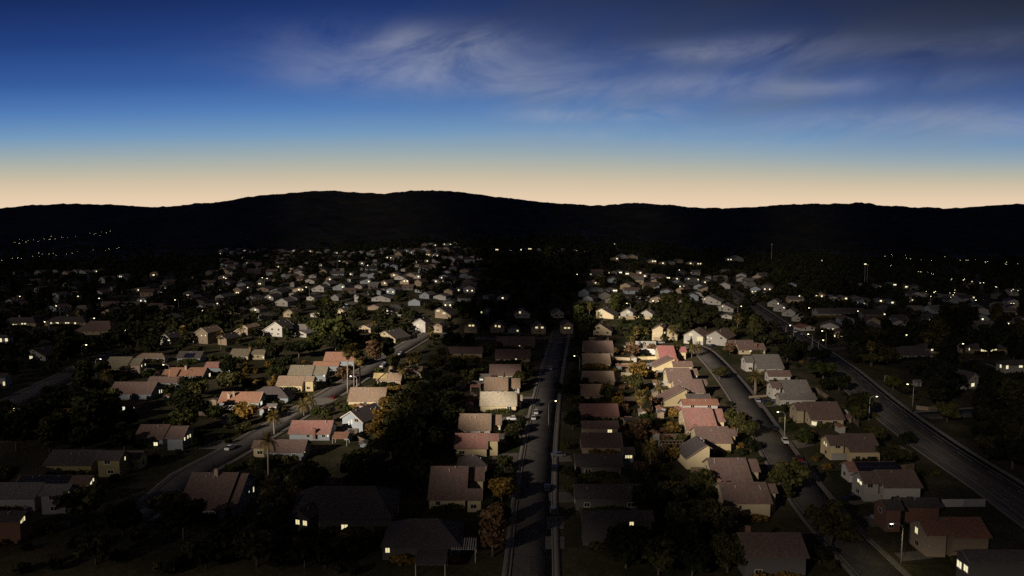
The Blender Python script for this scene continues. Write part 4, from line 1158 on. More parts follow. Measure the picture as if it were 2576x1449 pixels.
for f in FACES:
    if f['auto'] <= 0 or f['ln'] < 2.5:
        continue
    nw = f['M'].to_3x3() @ f['n']
    if nw.y > 0.35:
        continue
    step = 4.4 if f['near'] else 5.5
    n = max(1, int(f['ln'] / step))
    for lev in (1.5, 4.3):
        for i in range(n):
            t = (i + .5) * f['ln'] / n + rng.uniform(-.5, .5)
            w = float(rng.choice([1.2, 1.5, 1.8]))
            if rng.random() > .8 * f['auto'] or lev + .75 > f['zt'](t) or any(abs(t - a) < w / 2 + c + .2 and abs(z - lev) < 1.6 for a, z, c in f['used']):
                continue
            window(f, t, lev, w, 1.15, 'dark')


def distant_suburb():
    '''the houses past the countable ones: one carpet of small roofs'''
    m = MB()
    mi = []
    placed = []
    for n, x0, x1, y0, y1 in ((230, 560, 1190, 630, 770), (52, 1470, 1920, 690, 772), (45, 1900, 2576, 725, 850), (45, 0, 540, 690, 830)):
        k = tries = 0
        while k < n and tries < n * 14:
            tries += 1
            x, y = rng.uniform(x0, x1), rng.uniform(y0, y1)
            p = at(x, y)
            if inside_house(p.x, p.y, 7) or not clear_of_roads(p.x, p.y, 6) or any(abs(p.x - q[0]) < 15 and abs(p.y - q[1]) < 15 for q in placed):
                continue
            if any(b[0] - 2 < x < b[1] + 2 and b[2] - 4 < y - 4 < b[3] for b in BOXES):
                continue
            k += 1
            placed.append((p.x, p.y))
            L, w, h, rise = rng.uniform(9, 14), rng.uniform(4, 5.5), rng.uniform(2.5, 4.2), rng.uniform(1.4, 2.4)
            ca, sa = (lambda a: (math.cos(a), math.sin(a)))(rng.choice([0.0, 1.2, 1.35]) + rng.uniform(-.25, .25))
            T = lambda a, b, c: (p.x + a * ca - b * sa, p.y + a * sa + b * ca, p.z + c)
            wi, ri = int(rng.integers(0, 4)), 4 + int(rng.integers(0, 3))
            l2 = L / 2 - .4
            for f in ([T(-l2, -w, -2), T(l2, -w, -2), T(l2, -w, h), T(-l2, -w, h)], [T(l2, w, -2), T(-l2, w, -2), T(-l2, w, h), T(l2, w, h)], [T(l2, -w, -2), T(l2, w, -2), T(l2, w, h), T(l2, 0, h + rise - .1), T(l2, -w, h)],
                      [T(-l2, w, -2), T(-l2, -w, -2), T(-l2, -w, h), T(-l2, 0, h + rise - .1), T(-l2, w, h)]):
                m.face(f)
                mi.append(wi)
            e, d_ = .55, rise / w * .55
            for s_ in (-1, 1):
                m.face([T(-L / 2, s_ * (w + e), h - d_), T(L / 2, s_ * (w + e), h - d_), T(L / 2, 0, h + rise), T(-L / 2, 0, h + rise)][::-s_])
                mi.append(ri)
                m.face([T(-L / 2, s_ * (w + e), h - d_ - .2), T(L / 2, s_ * (w + e), h - d_ - .2), T(L / 2, 0, h + rise - .2), T(-L / 2, 0, h + rise - .2)][::s_])
                mi.append(ri)
                m.face([T(-L / 2, s_ * (w + e), h - d_ - .2), T(L / 2, s_ * (w + e), h - d_ - .2), T(L / 2, s_ * (w + e), h - d_), T(-L / 2, s_ * (w + e), h - d_)][::-s_])
                mi.append(ri)
            if rng.random() < .35:
                z = 1.5
                for a in (rng.uniform(-w * .6, 0), rng.uniform(.8, w * .6)):
                    m.face([T(-l2 - .03, a + .5, z - .5), T(-l2 - .03, a - .5, z - .5), T(-l2 - .03, a - .5, z + .5), T(-l2 - .03, a + .5, z + .5)])
                    mi.append(7)
            for a in (-l2 * .5, l2 * .5):
                m.face([T(a - .6, -w - .03, 1.1), T(a + .6, -w - .03, 1.1), T(a + .6, -w - .03, 2.1), T(a - .6, -w - .03, 2.1)])
                mi.append(8)
            BOXES.append((x - 3, x + 3, y - 4, y))
            FOOT.append((Vector((p.x, p.y)), 0.0, 8, 8, 8))
    me = m.mesh('distant_suburb', None)
    for k in (WALL['grey'], WALL['dim'], WALL['blue'], WALL['tan'], ROOF['brown'], ROOF['grey'], ROOF['dark'], M_LITFAR, M_GLASS):
        me.materials.append(k)
    me.polygons.foreach_set('material_index', mi)
    tag(link('distant_suburb', me), 'carpet of small far houses too many to count', None, None, 'stuff')



# ------------------------------------------------------------------ trees


def crown_mesh(name, lobes, n, leaf, mat, flat=0.0, droop=0.0):
    """many small leaf sprays through the volume of several uneven lobes: lobes = (x, y, z, rx, rz)"""
    L = np.array(lobes, float)
    wgt = L[:, 3] ** 2 * L[:, 4]
    wgt = wgt ** 0.8
    k = rng.choice(len(L), n, p=wgt / wgt.sum())
    d = rng.normal(0, 1, (n, 3))
    d /= np.linalg.norm(d, axis=1)[:, None]
    r = 0.45 + 0.6 * rng.random(n) ** 0.55
    r *= 1 + 0.16 * rng.normal(0, 1, n)
    p = L[k, :3] + d * r[:, None] * np.stack([L[k, 3], L[k, 3], L[k, 4]], 1)
    nr = d + rng.normal(0, .65, (n, 3))
    nr[:, 2] += flat
    nr /= np.linalg.norm(nr, axis=1)[:, None]
    a = np.cross(nr, rng.normal(0, 1, (n, 3)))
    a /= np.linalg.norm(a, axis=1)[:, None] + 1e-9
    b = np.cross(nr, a)
    s = leaf * (0.55 + 0.9 * rng.random(n))[:, None]
    bend = nr * s * -0.25
    V = np.stack([p - a * s - b * s * .55 + bend, p + a * s * .2 - b * s * .9, p + a * s + b * s * .5 + bend, p - a * s * .3 + b * s * .85], 1)
    V[:, :, 2] -= droop * rng.random((n, 1))
    F = np.arange(n * 4).reshape(n, 4)
    return np_mesh(name, V.reshape(-1, 3), F, mat)


def lobes(kind, R_, H_):
    if kind == 'round':
        out = [(0, 0, H_ * .60, R_ * .72, H_ * .27)]
        for i in range(9):
            a = i * 2.4 + rng.uniform(-.4, .4)
            q = rng.uniform(.45, .72)
            out.append((math.cos(a) * R_ * q, math.sin(a) * R_ * q, H_ * rng.uniform(.42, .82), R_ * rng.uniform(.30, .46), H_ * rng.uniform(.13, .20)))
        return out
    if kind == 'tall':
        out = []
        for i in range(11):
            a = i * 2.4
            z = H_ * (.30 + .062 * i)
            q = R_ * (.55 - .04 * abs(i - 4))
            out.append((math.cos(a) * q * .8, math.sin(a) * q * .8, z, R_ * rng.uniform(.38, .55), H_ * .09))
        return out
    if kind == 'wide':
        return [(math.cos(i * 2.4) * R_ * (.15 + .07 * i), math.sin(i * 2.4) * R_ * (.15 + .07 * i), H_ * rng.uniform(.5, .82), R_ * rng.uniform(.26, .42), H_ * rng.uniform(.12, .2)) for i in range(10)]
    if kind == 'cypress':
        return [(rng.uniform(-.05, .05), rng.uniform(-.05, .05), H_ * (.08 + .082 * i), R_ * (1 - (abs(i - 3.5) / 9) ** 1.5 - .035 * max(i - 5, 0) ** 1.3), H_ * .075) for i in range(12)]
    if kind == 'conifer':
        return [(rng.uniform(-.4, .4), rng.uniform(-.4, .4), H_ * (.12 + .078 * i), R_ * (1.02 - .083 * i) * rng.uniform(.8, 1.1), H_ * .055) for i in range(12)]
    return [(rng.uniform(-.5, .5) * R_, rng.uniform(-.5, .5) * R_, H_ * rng.uniform(.3, .62), R_ * rng.uniform(.4, .6), H_ * .33) for i in range(6)]


def trunk_mesh(H_, r, limbs, lean=0.0):
    m = MB()
    top = Vector((lean, lean * .4, H_ * .55))
    m.tube([(0, 0, -.5), (lean * .15, 0, H_ * .16), (lean * .5, lean * .2, H_ * .36), top], [r * 1.35, r, r * .8, r * .55], 7)
    for i in range(limbs):
        a = i * 2.3 + .4
        st = Vector((lean * .45, lean * .15, H_ * (.26 + .06 * i)))
        e = Vector((math.cos(a) * H_ * .22, math.sin(a) * H_ * .22, H_ * (.56 + .05 * i)))
        m.tube([st, (st + e) / 2 + Vector((0, 0, -.3)), e], [r * .5, r * .38, r * .2], 5)
    return m.mesh('trunk', M_BARK, True)


PROTO = {}


def proto(key, name, kind, R_, H_, n, leaf, tr, limbs, variants, lean=.3, **kw):
    out = []
    for v in range(variants):
        lb = lobes(kind, R_, H_)
        out.append((trunk_mesh(H_, tr, limbs, lean * rng.uniform(-1, 1)), {}, lb, n, leaf, kw))
    PROTO[key] = (name, R_, H_, out)


proto('round', 'broadleaf_tree', 'round', 4.6, 8.5, 1700, .52, .26, 4, 3)
proto('wide', 'broadleaf_tree', 'wide', 6.0, 8.0, 1700, .55, .32, 5, 2)
proto('tall', 'eucalyptus_tree', 'tall', 4.4, 15.0, 1900, .62, .34, 4, 2, .8, droop=.6)
proto('cypress', 'cypress_tree', 'cypress', 1.25, 9.0, 1300, .30, .16, 0, 1, .05)
proto('conifer', 'conifer_tree', 'conifer', 3.6, 14.0, 1700, .50, .28, 0, 1, .1, droop=.4)
proto('bush', 'shrub', 'bush', 1.7, 2.4, 420, .30, .07, 2, 3)
proto('small', 'ornamental_tree', 'round', 2.6, 5.2, 800, .38, .14, 3, 2)


def crown_for(key, v, hue, lod):
    name, R_, H_, out = PROTO[key]
    tm, cache, lb, n, leaf, kw = out[v]
    if (hue, lod) not in cache:
        cache[hue, lod] = crown_mesh('crown', lb, int(n / (1, 2.6)[lod]), leaf * (1, 1.55)[lod], LEAF[hue], **kw)
    return tm, cache[hue, lod]


HUEWORD = {'green': 'green', 'dark': 'dark', 'olive': 'olive green', 'gold': 'golden', 'brown': 'brownish', 'cypress': 'green'}
KINDWORD = {'round': 'round leafy tree', 'wide': 'broad spreading tree', 'tall': 'tall loose eucalyptus', 'cypress': 'slim cypress', 'conifer': 'pointed conifer', 'bush': 'low shrub', 'small': 'small tree'}
GROUPW = {'broadleaf_tree': 'leafy trees of the gardens', 'eucalyptus_tree': 'tall eucalyptus trees', 'cypress_tree': 'slim cypresses', 'conifer_tree': 'pointed conifers', 'shrub': 'garden shrubs', 'ornamental_tree': 'small garden trees'}
NEARH = []


def anchor(x, y):
    """which named house a thing stands by, and on which side of it"""
    if not NEARH:
        NEARH.extend(h for h in HOUSES if h['short'])
    p = Vector((x, y))
    h = min(NEARH, key=lambda q: (q['c'] - p).length)
    dv = p - h['c']
    if abs(dv.x) > abs(dv.y) * 1.1:
        rel = 'left of' if dv.x < 0 else 'right of'
    else:
        rel = 'behind' if dv.y > 0 else 'in front of'
    return f'{rel} {h["short"]}'


TREES = []


def tree(key, x, y, hue='green', h=None, label=None, wide=1.0):
    name, R_, H_, out = PROTO[key]
    v = int(rng.integers(0, len(out)))
    dist = math.hypot(x, y)
    tm, cm = crown_for(key, v, hue, 0 if dist < 430 else 1)
    s = (h or H_ * rng.uniform(.8, 1.2)) / H_
    lb = label or f'{HUEWORD[hue]} {KINDWORD[key]} {anchor(x, y)}'
    o = thing(name, (x, y, tz(x, y)), float(rng.uniform(0, 6.28)), lb, 'shrub' if key == 'bush' else 'tree', GROUPW[name])
    o.scale = (s * wide, s * wide, s)
    if not label:
        DEFER.append((o, lb, *proj(x, y, tz(x, y))))
    link('trunk', tm, o)
    link('crown', cm, o)
    TREES.append((x, y, R_ * s * wide, s * H_))
    return o


def ptree(key, px, py, hue, h, label=None, wide=1.0):
    """py is the foot of the trunk"""
    p = at(px, py)
    return tree(key, p.x, p.y, hue, h, label, wide)


# trees that stand out in the photo (foot of trunk)
for q in [('wide', 830, 872, 'green', 17, 'great green tree towering over the gardens left of the street end'), ('wide', 752, 902, 'dark', 9, 'wide dark green tree left of the great green tree', 1.3),
          ('round', 790, 888, 'green', 10), ('round', 845, 888, 'dark', 10), ('tall', 941, 912, 'brown', 12, 'tan-leaved tree right of the tall palms', 1.25), ('tall', 978, 905, 'dark', 12, 'dark tree right behind the tan-leaved tree', 1.1),
          ('round', 620, 1066, 'gold', 7.6, 'round golden tree in front of the orange chimney house'), ('round', 690, 905, 'dark', 9), ('round', 716, 930, 'dark', 7), ('small', 862, 960, 'brown', 7, 'sparse brown tree beside the lamp by the palms'),
          ('conifer', 1658, 806, 'dark', 15, 'tall dark conifer behind the big gable house', 1.1), ('conifer', 1880, 768, 'dark', 15, 'pointed black conifer by the wide road'), ('wide', 1722, 826, 'dark', 13, 'broad dark tree right of the tall conifer'),
          ('wide', 1775, 828, 'dark', 13, 'second broad dark tree right of the tall conifer'), ('round', 1690, 822, 'dark', 11), ('round', 1815, 838, 'dark', 10), ('cypress', 1697, 905, 'cypress', 10.5, 'tall cypress in front of the red roof'), ('cypress', 1716, 884, 'cypress', 6), 
          ('cypress', 1738, 876, 'cypress', 7, 'cypress beside the bright window of the arch house'), ('cypress', 1533, 1012, 'cypress', 8.6, 'larger of two cypresses on the half-lit row', 1.35), ('cypress', 1513, 1010, 'cypress', 6.6, 'smaller of two cypresses on the half-lit row'),
          ('cypress', 1269, 978, 'cypress', 7, 'slim cypress against the tan roof by the central street'), ('small', 1606, 955, 'gold', 8.5, 'yellow-green tree topping the lit garden group', 1.25), ('round', 1598, 985, 'olive', 7.5, 'olive tree in the lit garden group', .9),
          ('small', 1590, 900, 'brown', 7.5, 'brown tree by the white garden walls', 1.2), ('small', 1545, 895, 'gold', 4.5, 'little golden tree left of the brown one'), ('wide', 1855, 1088, 'olive', 7.5, 'rounded street tree right of the pink-brown house', .95),
          ('round', 1880, 1105, 'olive', 6.5, 'second street tree below the first beside the curved street'), ('round', 1810, 955, 'olive', 6, 'low tree on the left kerb of the curved street'), ('round', 1830, 1440, 'olive', 8), ('wide', 1985, 1235, 'olive', 8, 'leafy tree leaning over the curved street', 1),
          ('wide', 2090, 1370, 'olive', 8.5, 'broad tree by the last house on the curved street', 1), ('round', 1980, 910, 'dark', 9), ('round', 2010, 900, 'dark', 9), ('wide', 2070, 960, 'green', 9, 'large green tree beside the wide road left edge', 1.1), ('round', 2110, 985, 'dark', 8),
          ('round', 2160, 1062, 'olive', 5.5), ('round', 2200, 1118, 'olive', 6.5, 'olive tree below the road lamp by the wide road'), ('wide', 2248, 1176, 'olive', 6.5), ('wide', 2060, 915, 'dark', 8), ('round', 2080, 985, 'dark', 6),
          ('tall', 1480, 842, 'dark', 13, 'dark tree at the edge of the sunlit gardens', 1.1), ('tall', 1468, 880, 'dark', 14, 'tall shadow tree left of the cream facade house'), ('round', 1905, 915, 'olive', 7, 'olive tree above the date palm'), ('small', 1835, 892, 'brown', 6.5),
          ('round', 1262, 1265, 'gold', 7.5, 'golden-brown tree right of the three-part roof'), ('tall', 1240, 1400, 'brown', 12, 'tall bare-looking brown tree near the bottom of the street'), ('tall', 1235, 1340, 'dark', 9), ('round', 1322, 945, 'olive', 7, 'leafy tree by the street in front of the dim tan house'),
          ('round', 1310, 970, 'olive', 6.5), ('tall', 230, 1105, 'dark', 15, 'huge dark tree right of the western road', 1.5), ('tall', 275, 1090, 'olive', 12, 'loose olive tree left of the brown double roof', 1.3), ('wide', 190, 1060, 'dark', 12), ('tall', 100, 1090, 'dark', 11, None, 1.4), ('wide', 40, 1110, 'dark', 10),
          ('round', 455, 1030, 'dark', 8), ('round', 500, 1005, 'olive', 8, 'olive tree right of the long brown house gable'), ('round', 480, 1000, 'dark', 9), ('round', 575, 945, 'dark', 8), ('wide', 300, 870, 'dark', 10), ('wide', 180, 890, 'dark', 8)]:
    ptree(*q[:5], *(q[5:]))
# the big dark grove between the palm street and the central street
for k, (px, py, h, hue) in enumerate([(992, 1002, 5.5, 'gold'), (975, 1040, 6.5, 'gold'), (962, 1075, 6.5, 'gold'), (940, 1100, 5.5, 'gold'), (1010, 1050, 8, 'olive'), (1000, 1090, 9, 'olive'), (1040, 1040, 9, 'dark'), (1065, 1090, 10, 'dark'), (1020, 1130, 10, 'dark'), (1080, 1010, 8, 'dark'),
                                      (1105, 1050, 10, 'dark'), (1120, 990, 8, 'dark'), (1085, 970, 7, 'dark'), (1150, 1020, 6, 'olive'), (1130, 1080, 8, 'dark'), (1050, 1000, 7, 'olive'), (985, 1160, 8, 'dark'), (1030, 1190, 9, 'dark'), (1065, 1150, 9, 'dark'), (940, 1215, 6, 'dark'), (985, 1240, 8, 'dark'), (1055, 1235, 8, 'dark'),
                                      (1100, 1130, 7, 'dark'), (1140, 945, 6, 'dark'), (1180, 965, 6, 'olive'), (910, 1165, 5, 'olive')]):
    ptree(('wide', 'round')[k % 2], px, py, hue, h, None, 1.05)


FCELL, FDONE = {}, [0]


def inside_house(x, y, pad_):
    while FDONE[0] < len(FOOT):
        f = FOOT[FDONE[0]]
        FCELL.setdefault((int(f[0].x // 30), int(f[0].y // 30)), []).append((f[0].x, f[0].y, math.cos(-f[1]), math.sin(-f[1]), f[2], f[3], f[4]))
        FDONE[0] += 1
    gx, gy = int(x // 30), int(y // 30)
    for i in (-1, 0, 1):
        for j in (-1, 0, 1):
            for cx, cy, ca, sa, hx, h0, h1 in FCELL.get((gx + i, gy + j), ()):
                lx, ly = (x - cx) * ca - (y - cy) * sa, (x - cx) * sa + (y - cy) * ca
                if -hx - pad_ < lx < hx + pad_ and -h0 - pad_ < ly < h1 + pad_:
                    return True
    return False


def scatter(n, x0, x1, y0, y1, keys, hues, hmul=(.7, 1.15), protect=True, gap=.7):
    """fill a part of the gardens with trees of a mix, off the roads and houses"""
    done = tries = 0
    while done < n and tries < n * 60:
        tries += 1
        px, py = rng.uniform(x0, x1), rng.uniform(y0, y1)
        key, hue = str(rng.choice(keys)), str(rng.choice(hues))
        p = at(px, py)
        name, R_, H_, _o = PROTO[key]
        s = rng.uniform(*hmul)
        R_, H_ = R_ * s, H_ * s
        if inside_house(p.x, p.y, min(R_ * .45, 1.8)) or not clear_of_roads(p.x, p.y, R_ * .35):
            continue
        if any(abs(p.x - q[0]) < 9 and math.hypot(p.x - q[0], p.y - q[1]) < (R_ + q[2]) * gap for q in TREES):
            continue
        if protect:
            tx, ty = proj(p.x, p.y, p.z + H_)
            mx, my = proj(p.x, p.y, p.z + H_ * .6)
            if any(b[0] < tx < b[1] and b[2] < ty < b[3] - 6 or b[0] < mx < b[1] and b[2] < my < b[3] - 2 for b in BOXES):
                continue
        tree(key, p.x, p.y, hue, H_)
        done += 1


distant_suburb()
# ragged hedges and foundation planting below the near walls
HEDGE = {}
for hue in ('dark', 'olive', 'green', 'gold'):
    for v in range(2):
        lb = [(x + rng.uniform(-.3, .3), rng.uniform(-.35, .35), rng.uniform(.55, 1.0), rng.uniform(.6, .95), rng.uniform(.6, 1.15)) for x in np.arange(-3.6, 3.7, .9) if rng.random() > .15]
        HEDGE.setdefault(hue, []).append((crown_mesh('crown', lb, 620, .26, LEAF[hue]), trunk_mesh(1.4, .06, 2)))
for H_ in [h for h in HOUSES if h['short']]:
    fs = [f for f in FACES if f['h'] is H_['o'] and f['nm'] == 'near' and f['near'] and (f['M'].to_3x3() @ f['n']).y < -.8 and f['ln'] > 5]
    if not fs or rng.random() < .12:
        continue
    f = max(fs, key=lambda q: q['ln'])
    t = f['ln'] * rng.uniform(.42, .58)
    p = f['M'] @ (f['o'] + f['u'] * t + f['n'] * rng.uniform(1.3, 2.6))
    if not clear_of_roads(p.x, p.y, 2):
        continue
    hue = str(rng.choice(['dark', 'dark', 'olive', 'green', 'gold'], p=[.3, .1, .3, .15, .15]))
    cm, tm = HEDGE[hue][int(rng.integers(0, 2))]
    o = thing('hedge', (p.x, p.y, tz(p.x, p.y)), f['h'].rotation_euler.z + rng.uniform(-.08, .08), f'ragged {HUEWORD[hue]} hedge below the wall of {H_["short"]}', 'hedge', 'hedges under the house walls')
    o.scale = (f['ln'] / 8.6 * rng.uniform(.75, 1.0), 1.0, rng.uniform(.9, 1.45))
    link('trunk', tm, o)
    link('crown', cm, o)

BIG, LITTLE = ['round', 'wide', 'round', 'small'], ['bush', 'bush', 'small', 'small', 'round']
scatter(26, 0, 320, 850, 1140, ['wide', 'round', 'tall'], ['dark', 'dark', 'olive'])
scatter(34, 320, 760, 860, 1200, LITTLE, ['dark', 'olive', 'green'])
scatter(26, 640, 1100, 1180, 1449, LITTLE + ['round'], ['dark', 'dark', 'olive'])
scatter(26, 0, 640, 1180, 1449, LITTLE + ['wide'], ['dark', 'olive'])
scatter(34, 1100, 1500, 640, 850, ['wide', 'round', 'tall'], ['dark', 'dark', 'green'], (.8, 1.3))
scatter(14, 1390, 1470, 860, 1300, ['round', 'small', 'wide'], ['dark', 'olive'], (.6, 1), False)
scatter(36, 1540, 1720, 870, 1260, ['bush', 'bush', 'small', 'small'], ['gold', 'olive', 'green', 'brown'])
scatter(16, 1550, 1850, 1240, 1449, BIG, ['dark', 'olive'])
scatter(22, 1800, 2260, 860, 1300, LITTLE, ['olive', 'green', 'dark'])
scatter(30, 2340, 2576, 800, 1075, ['wide', 'round', 'tall'], ['dark', 'dark', 'olive'], (.8, 1.2))
scatter(16, 2140, 2400, 795, 925, ['wide', 'round', 'tall'], ['dark', 'dark', 'olive'], (.8, 1.2))
scatter(9, 2470, 2576, 1075, 1180, ['wide', 'round'], ['dark', 'olive'], (.8, 1.2))
scatter(12, 2050, 2440, 940, 1440, ['small', 'bush', 'bush'], ['olive', 'dark'], (.7, 1.1))
scatter(16, 1490, 1900, 760, 870, ['round', 'small', 'tall'], ['dark', 'green', 'olive'])
scatter(30, 380, 1100, 760, 870, BIG + LITTLE, ['dark', 'green', 'olive'])
scatter(36, 560, 1180, 660, 770, ['round', 'small', 'wide'], ['dark', 'dark', 'green', 'olive'])
scatter(14, 0, 400, 740, 850, ['wide', 'round', 'tall'], ['dark'])
scatter(16, 1460, 1960, 690, 770, ['wide', 'round', 'small'], ['dark', 'olive'])
scatter(18, 1070, 1250, 850, 940, ['small', 'round', 'bush'], ['dark', 'dark', 'olive'])
scatter(16, 640, 1000, 845, 930, ['small', 'bush', 'round'], ['dark', 'green', 'olive'])
scatter(22, 1200, 1340, 880, 1449, LITTLE, ['dark', 'olive'])

scatter(40, 1545, 1700, 850, 1120, ['bush'], ['olive', 'green', 'gold', 'brown'], (.5, 1.0))
scatter(50, 560, 1000, 880, 1120, ['bush', 'bush', 'small'], ['olive', 'dark', 'gold', 'green'], (.6, 1.1))
scatter(30, 1800, 2100, 880, 1250, ['bush'], ['olive', 'dark', 'gold'], (.6, 1.1))
scatter(24, 320, 640, 900, 1130, ['bush', 'small'], ['olive', 'dark'], (.6, 1.1))


def sheds(n, x0, x1, y0, y1):
    done = tries = 0
    while done < n and tries < 900:
        tries += 1
        px, py = rng.uniform(x0, x1), rng.uniform(y0, y1)
        p = at(px, py)
        if inside_house(p.x, p.y, 2.4) or not clear_of_roads(p.x, p.y, 3) or any(math.hypot(p.x - q[0], p.y - q[1]) < q[2] + 1.2 for q in TREES if abs(p.x - q[0]) < 9):
            continue
        if any(b[0] < px < b[1] and b[2] < py - 8 < b[3] - 8 for b in BOXES):
            continue
        c = str(rng.choice(['white', 'tan', 'grey', 'blue']))
        o = thing('garden_shed', p, float(rng.choice([0, 1.57]) + rng.uniform(-.1, .1)), f'small {c} garden shed {anchor(p.x, p.y)}', 'shed', 'small garden sheds', True)
        L, w = rng.uniform(2.4, 4.2), rng.uniform(1.1, 1.6)
        wm, rm = MB(), MB()
        wall_block(wm, L + .4, w + .4, w + .4, 2.7, .35, 0, -.5)
        roof_block(rm, L + .3, w + .2, w + .2, 2.75, .35)
        link('wall', wm.mesh('wall', WALL[c]), o)
        link('roof', rm.mesh('roof', ROOF[str(rng.choice(['brown', 'grey', 'tan', 'orange']))]), o)
        dm = MB()
        dm.box(-.45, .45, -w + .08, -w + .17, 0.02, 1.9)
        link('door', dm.mesh('door', M_WOOD), o)
        FOOT.append((Vector((p.x, p.y)), 0.0, 2, 2, 2))
        done += 1


sheds(14, 1550, 1680, 870, 1130)
sheds(10, 560, 960, 880, 1130)
sheds(6, 1080, 1200, 960, 1180)
sheds(6, 340, 620, 930, 1120)
sheds(5, 2040, 2320, 960, 1260)

# ------------------------------------------------------------------ woodland past the gardens: one mass of far crowns


def woodland():
    P = []
    specs = [(4200, -1100, -200, 450, 1180), (3600, 210, 1100, 470, 1180), (700, -260, 260, 900, 1200), (2600, -300, 330, 400, 900), (420, -420, -180, 250, 480), (420, 160, 420, 170, 480), (1400, -1900, 1900, 1150, 1500)]
    for n, x0, x1, y0, y1 in specs:
        c = 0
        while c < n:
            y = rng.uniform(y0, y1)
            x = rng.uniform(x0, x1)
            c += 1
            if abs(x) > y * .78 + 20 or inside_house(x, y, 2.5) or (y < 1200 and not clear_of_roads(x, y, 1.0)):
                continue
            if any(abs(x - q[0]) < 5 and math.hypot(x - q[0], y - q[1]) < 4 for q in TREES):
                continue
            h = rng.uniform(4, 9.5)
            z = tz(x, y)
            tx, ty = proj(x, y, z + h * .8)
            bx, by = proj(x, y, z + h * .3)
            if any(b[0] + 2 < tx < b[1] - 2 and b[2] < ty < b[3] - 4 for b in BOXES):
                continue
            P.append((x, y, z, h))
    P = np.array(P)
    n = len(P)
    m = 64
    d = rng.normal(0, 1, (n, m, 3))
    d /= np.linalg.norm(d, axis=2)[:, :, None]
    rad = (P[:, 3] * .48)[:, None, None]
    q = d * rad * (0.55 + .5 * rng.random((n, m, 1))) * np.array([1, 1, .85])
    q = q + np.stack([P[:, 0], P[:, 1], P[:, 2] + P[:, 3] * .52], -1)[:, None, :]
    nr = d + rng.normal(0, .6, d.shape)
    nr /= np.linalg.norm(nr, axis=2)[:, :, None]
    a = np.cross(nr, rng.normal(0, 1, d.shape))
    a /= np.linalg.norm(a, axis=2)[:, :, None] + 1e-9
    b = np.cross(nr, a)
    s = (P[:, 3] * .14)[:, None, None] * (.6 + .8 * rng.random((n, m, 1)))
    V = np.stack([q - a * s, q - b * s * .8, q + a * s, q + b * s * .9], 2).reshape(-1, 3)
    o = link('woodland', np_mesh('woodland', V, np.arange(len(V)).reshape(-1, 4), LEAF['dark']))
    tag(o, 'mass of dark tree crowns across the far valley floor', None, None, 'stuff')


woodland()

# ------------------------------------------------------------------ palms
_m = MB()


def frond_mesh(length, droop, mat, wide=.5):
    m = MB()
    pts = []
    for i in range(8):
        t = i / 7
        pts.append(Vector((length * t * (1 - .25 * droop * t), 0, length * (.55 * t - droop * t * t))))
    for i in range(7):
        a, b = pts[i], pts[i + 1]
        w = .07
        m.face([a + Vector((0, -w, 0)), b + Vector((0, -w, 0)), b + Vector((0, w, 0)), a + Vector((0, w, 0))])
        for s in (-1, 1):
            for k in range(2):
                c = a.lerp(b, k / 2)
                e = a.lerp(b, k / 2 + .42)
                t = (i + k / 2) / 7
                ll = length * wide * (.35 + 1.1 * t * (1.15 - t) * 1.5) * .5
                tip = c + Vector((length * .10, s * ll, -ll * .45))
                m.face([c, e, tip] if s < 0 else [c, tip, e])
    return m.mesh('frond', mat)


def fan_mesh(length, mat, droop):
    m = MB()
    m.bar((0, 0, 0), (length * .5, 0, length * .12 * (1 - droop)), .06, .04)
    c = Vector((length * .5, 0, length * .12 * (1 - droop)))
    for k in range(7):
        a = -1.2 + 2.4 * k / 6
        tip = c + Vector((math.cos(a) * length * .55, math.sin(a) * length * .55, -length * (.10 + .25 * droop + .10 * abs(a))))
        sd = Vector((-math.sin(a), math.cos(a), 0)) * length * .10
        mid = c.lerp(tip, .55)
        m.face([c, mid - sd, tip, mid + sd])
    return m.mesh('frond', mat)


FROND = {'feather': [frond_mesh(3.4, .75, LEAF['palm']), frond_mesh(3.4, 1.15, LEAF['palm']), frond_mesh(3.2, .35, LEAF['palm'])], 'date': [frond_mesh(4.2, .62, LEAF['palm'], .26), frond_mesh(4.4, .95, LEAF['palm'], .26), frond_mesh(4.0, .3, LEAF['palm'], .26)],
         'fan': [fan_mesh(2.9, LEAF['palm'], 0), fan_mesh(2.9, LEAF['palm'], .6), fan_mesh(2.8, LEAF['palm'], .2)], 'dead': [fan_mesh(2.1, LEAF['dead'], 1.2)]}


def palm(px, py, kind, H_, label=None, trunk_r=.2, n=26, skirt=0):
    p = at(px, py)
    o = thing('palm_tree', (p.x, p.y, tz(p.x, p.y)), float(rng.uniform(0, 6.28)), label or f'{"fan" if kind == "fan" else "feather"} palm {anchor(p.x, p.y)}', 'palm tree', 'palms of the gardens and streets', not label)
    lean = rng.uniform(-.4, .4)
    m = MB()
    m.tube([(0, 0, -.4), (lean * .2, 0, H_ * .3), (lean * .6, lean * .2, H_ * .7), (lean, lean * .3, H_)], [trunk_r * 1.5, trunk_r * 1.1, trunk_r, trunk_r * 1.15], 8)
    m.put('trunk', M_PBARK, o, smooth=True)
    for i in range(n):
        t = i / max(n - 1, 1)
        me = FROND[kind][2 if t < .3 else (0 if t < .65 else 1)]
        tilt = (-.9 + 1.25 * t) if kind != 'fan' else (-1.25 + 2.0 * t)
        link('frond', me, o, (lean, lean * .3, H_ + .1 - .25 * t), (rng.uniform(-.3, .3), tilt + rng.uniform(-.12, .12), i * 2.399), (rng.uniform(.85, 1.1),) * 3)
    for i in range(skirt):
        link('frond', FROND['dead'][0], o, (lean, lean * .3, H_ - .2 - 1.5 * i / skirt), (0, rng.uniform(.9, 1.35), i * 2.399))
    return o


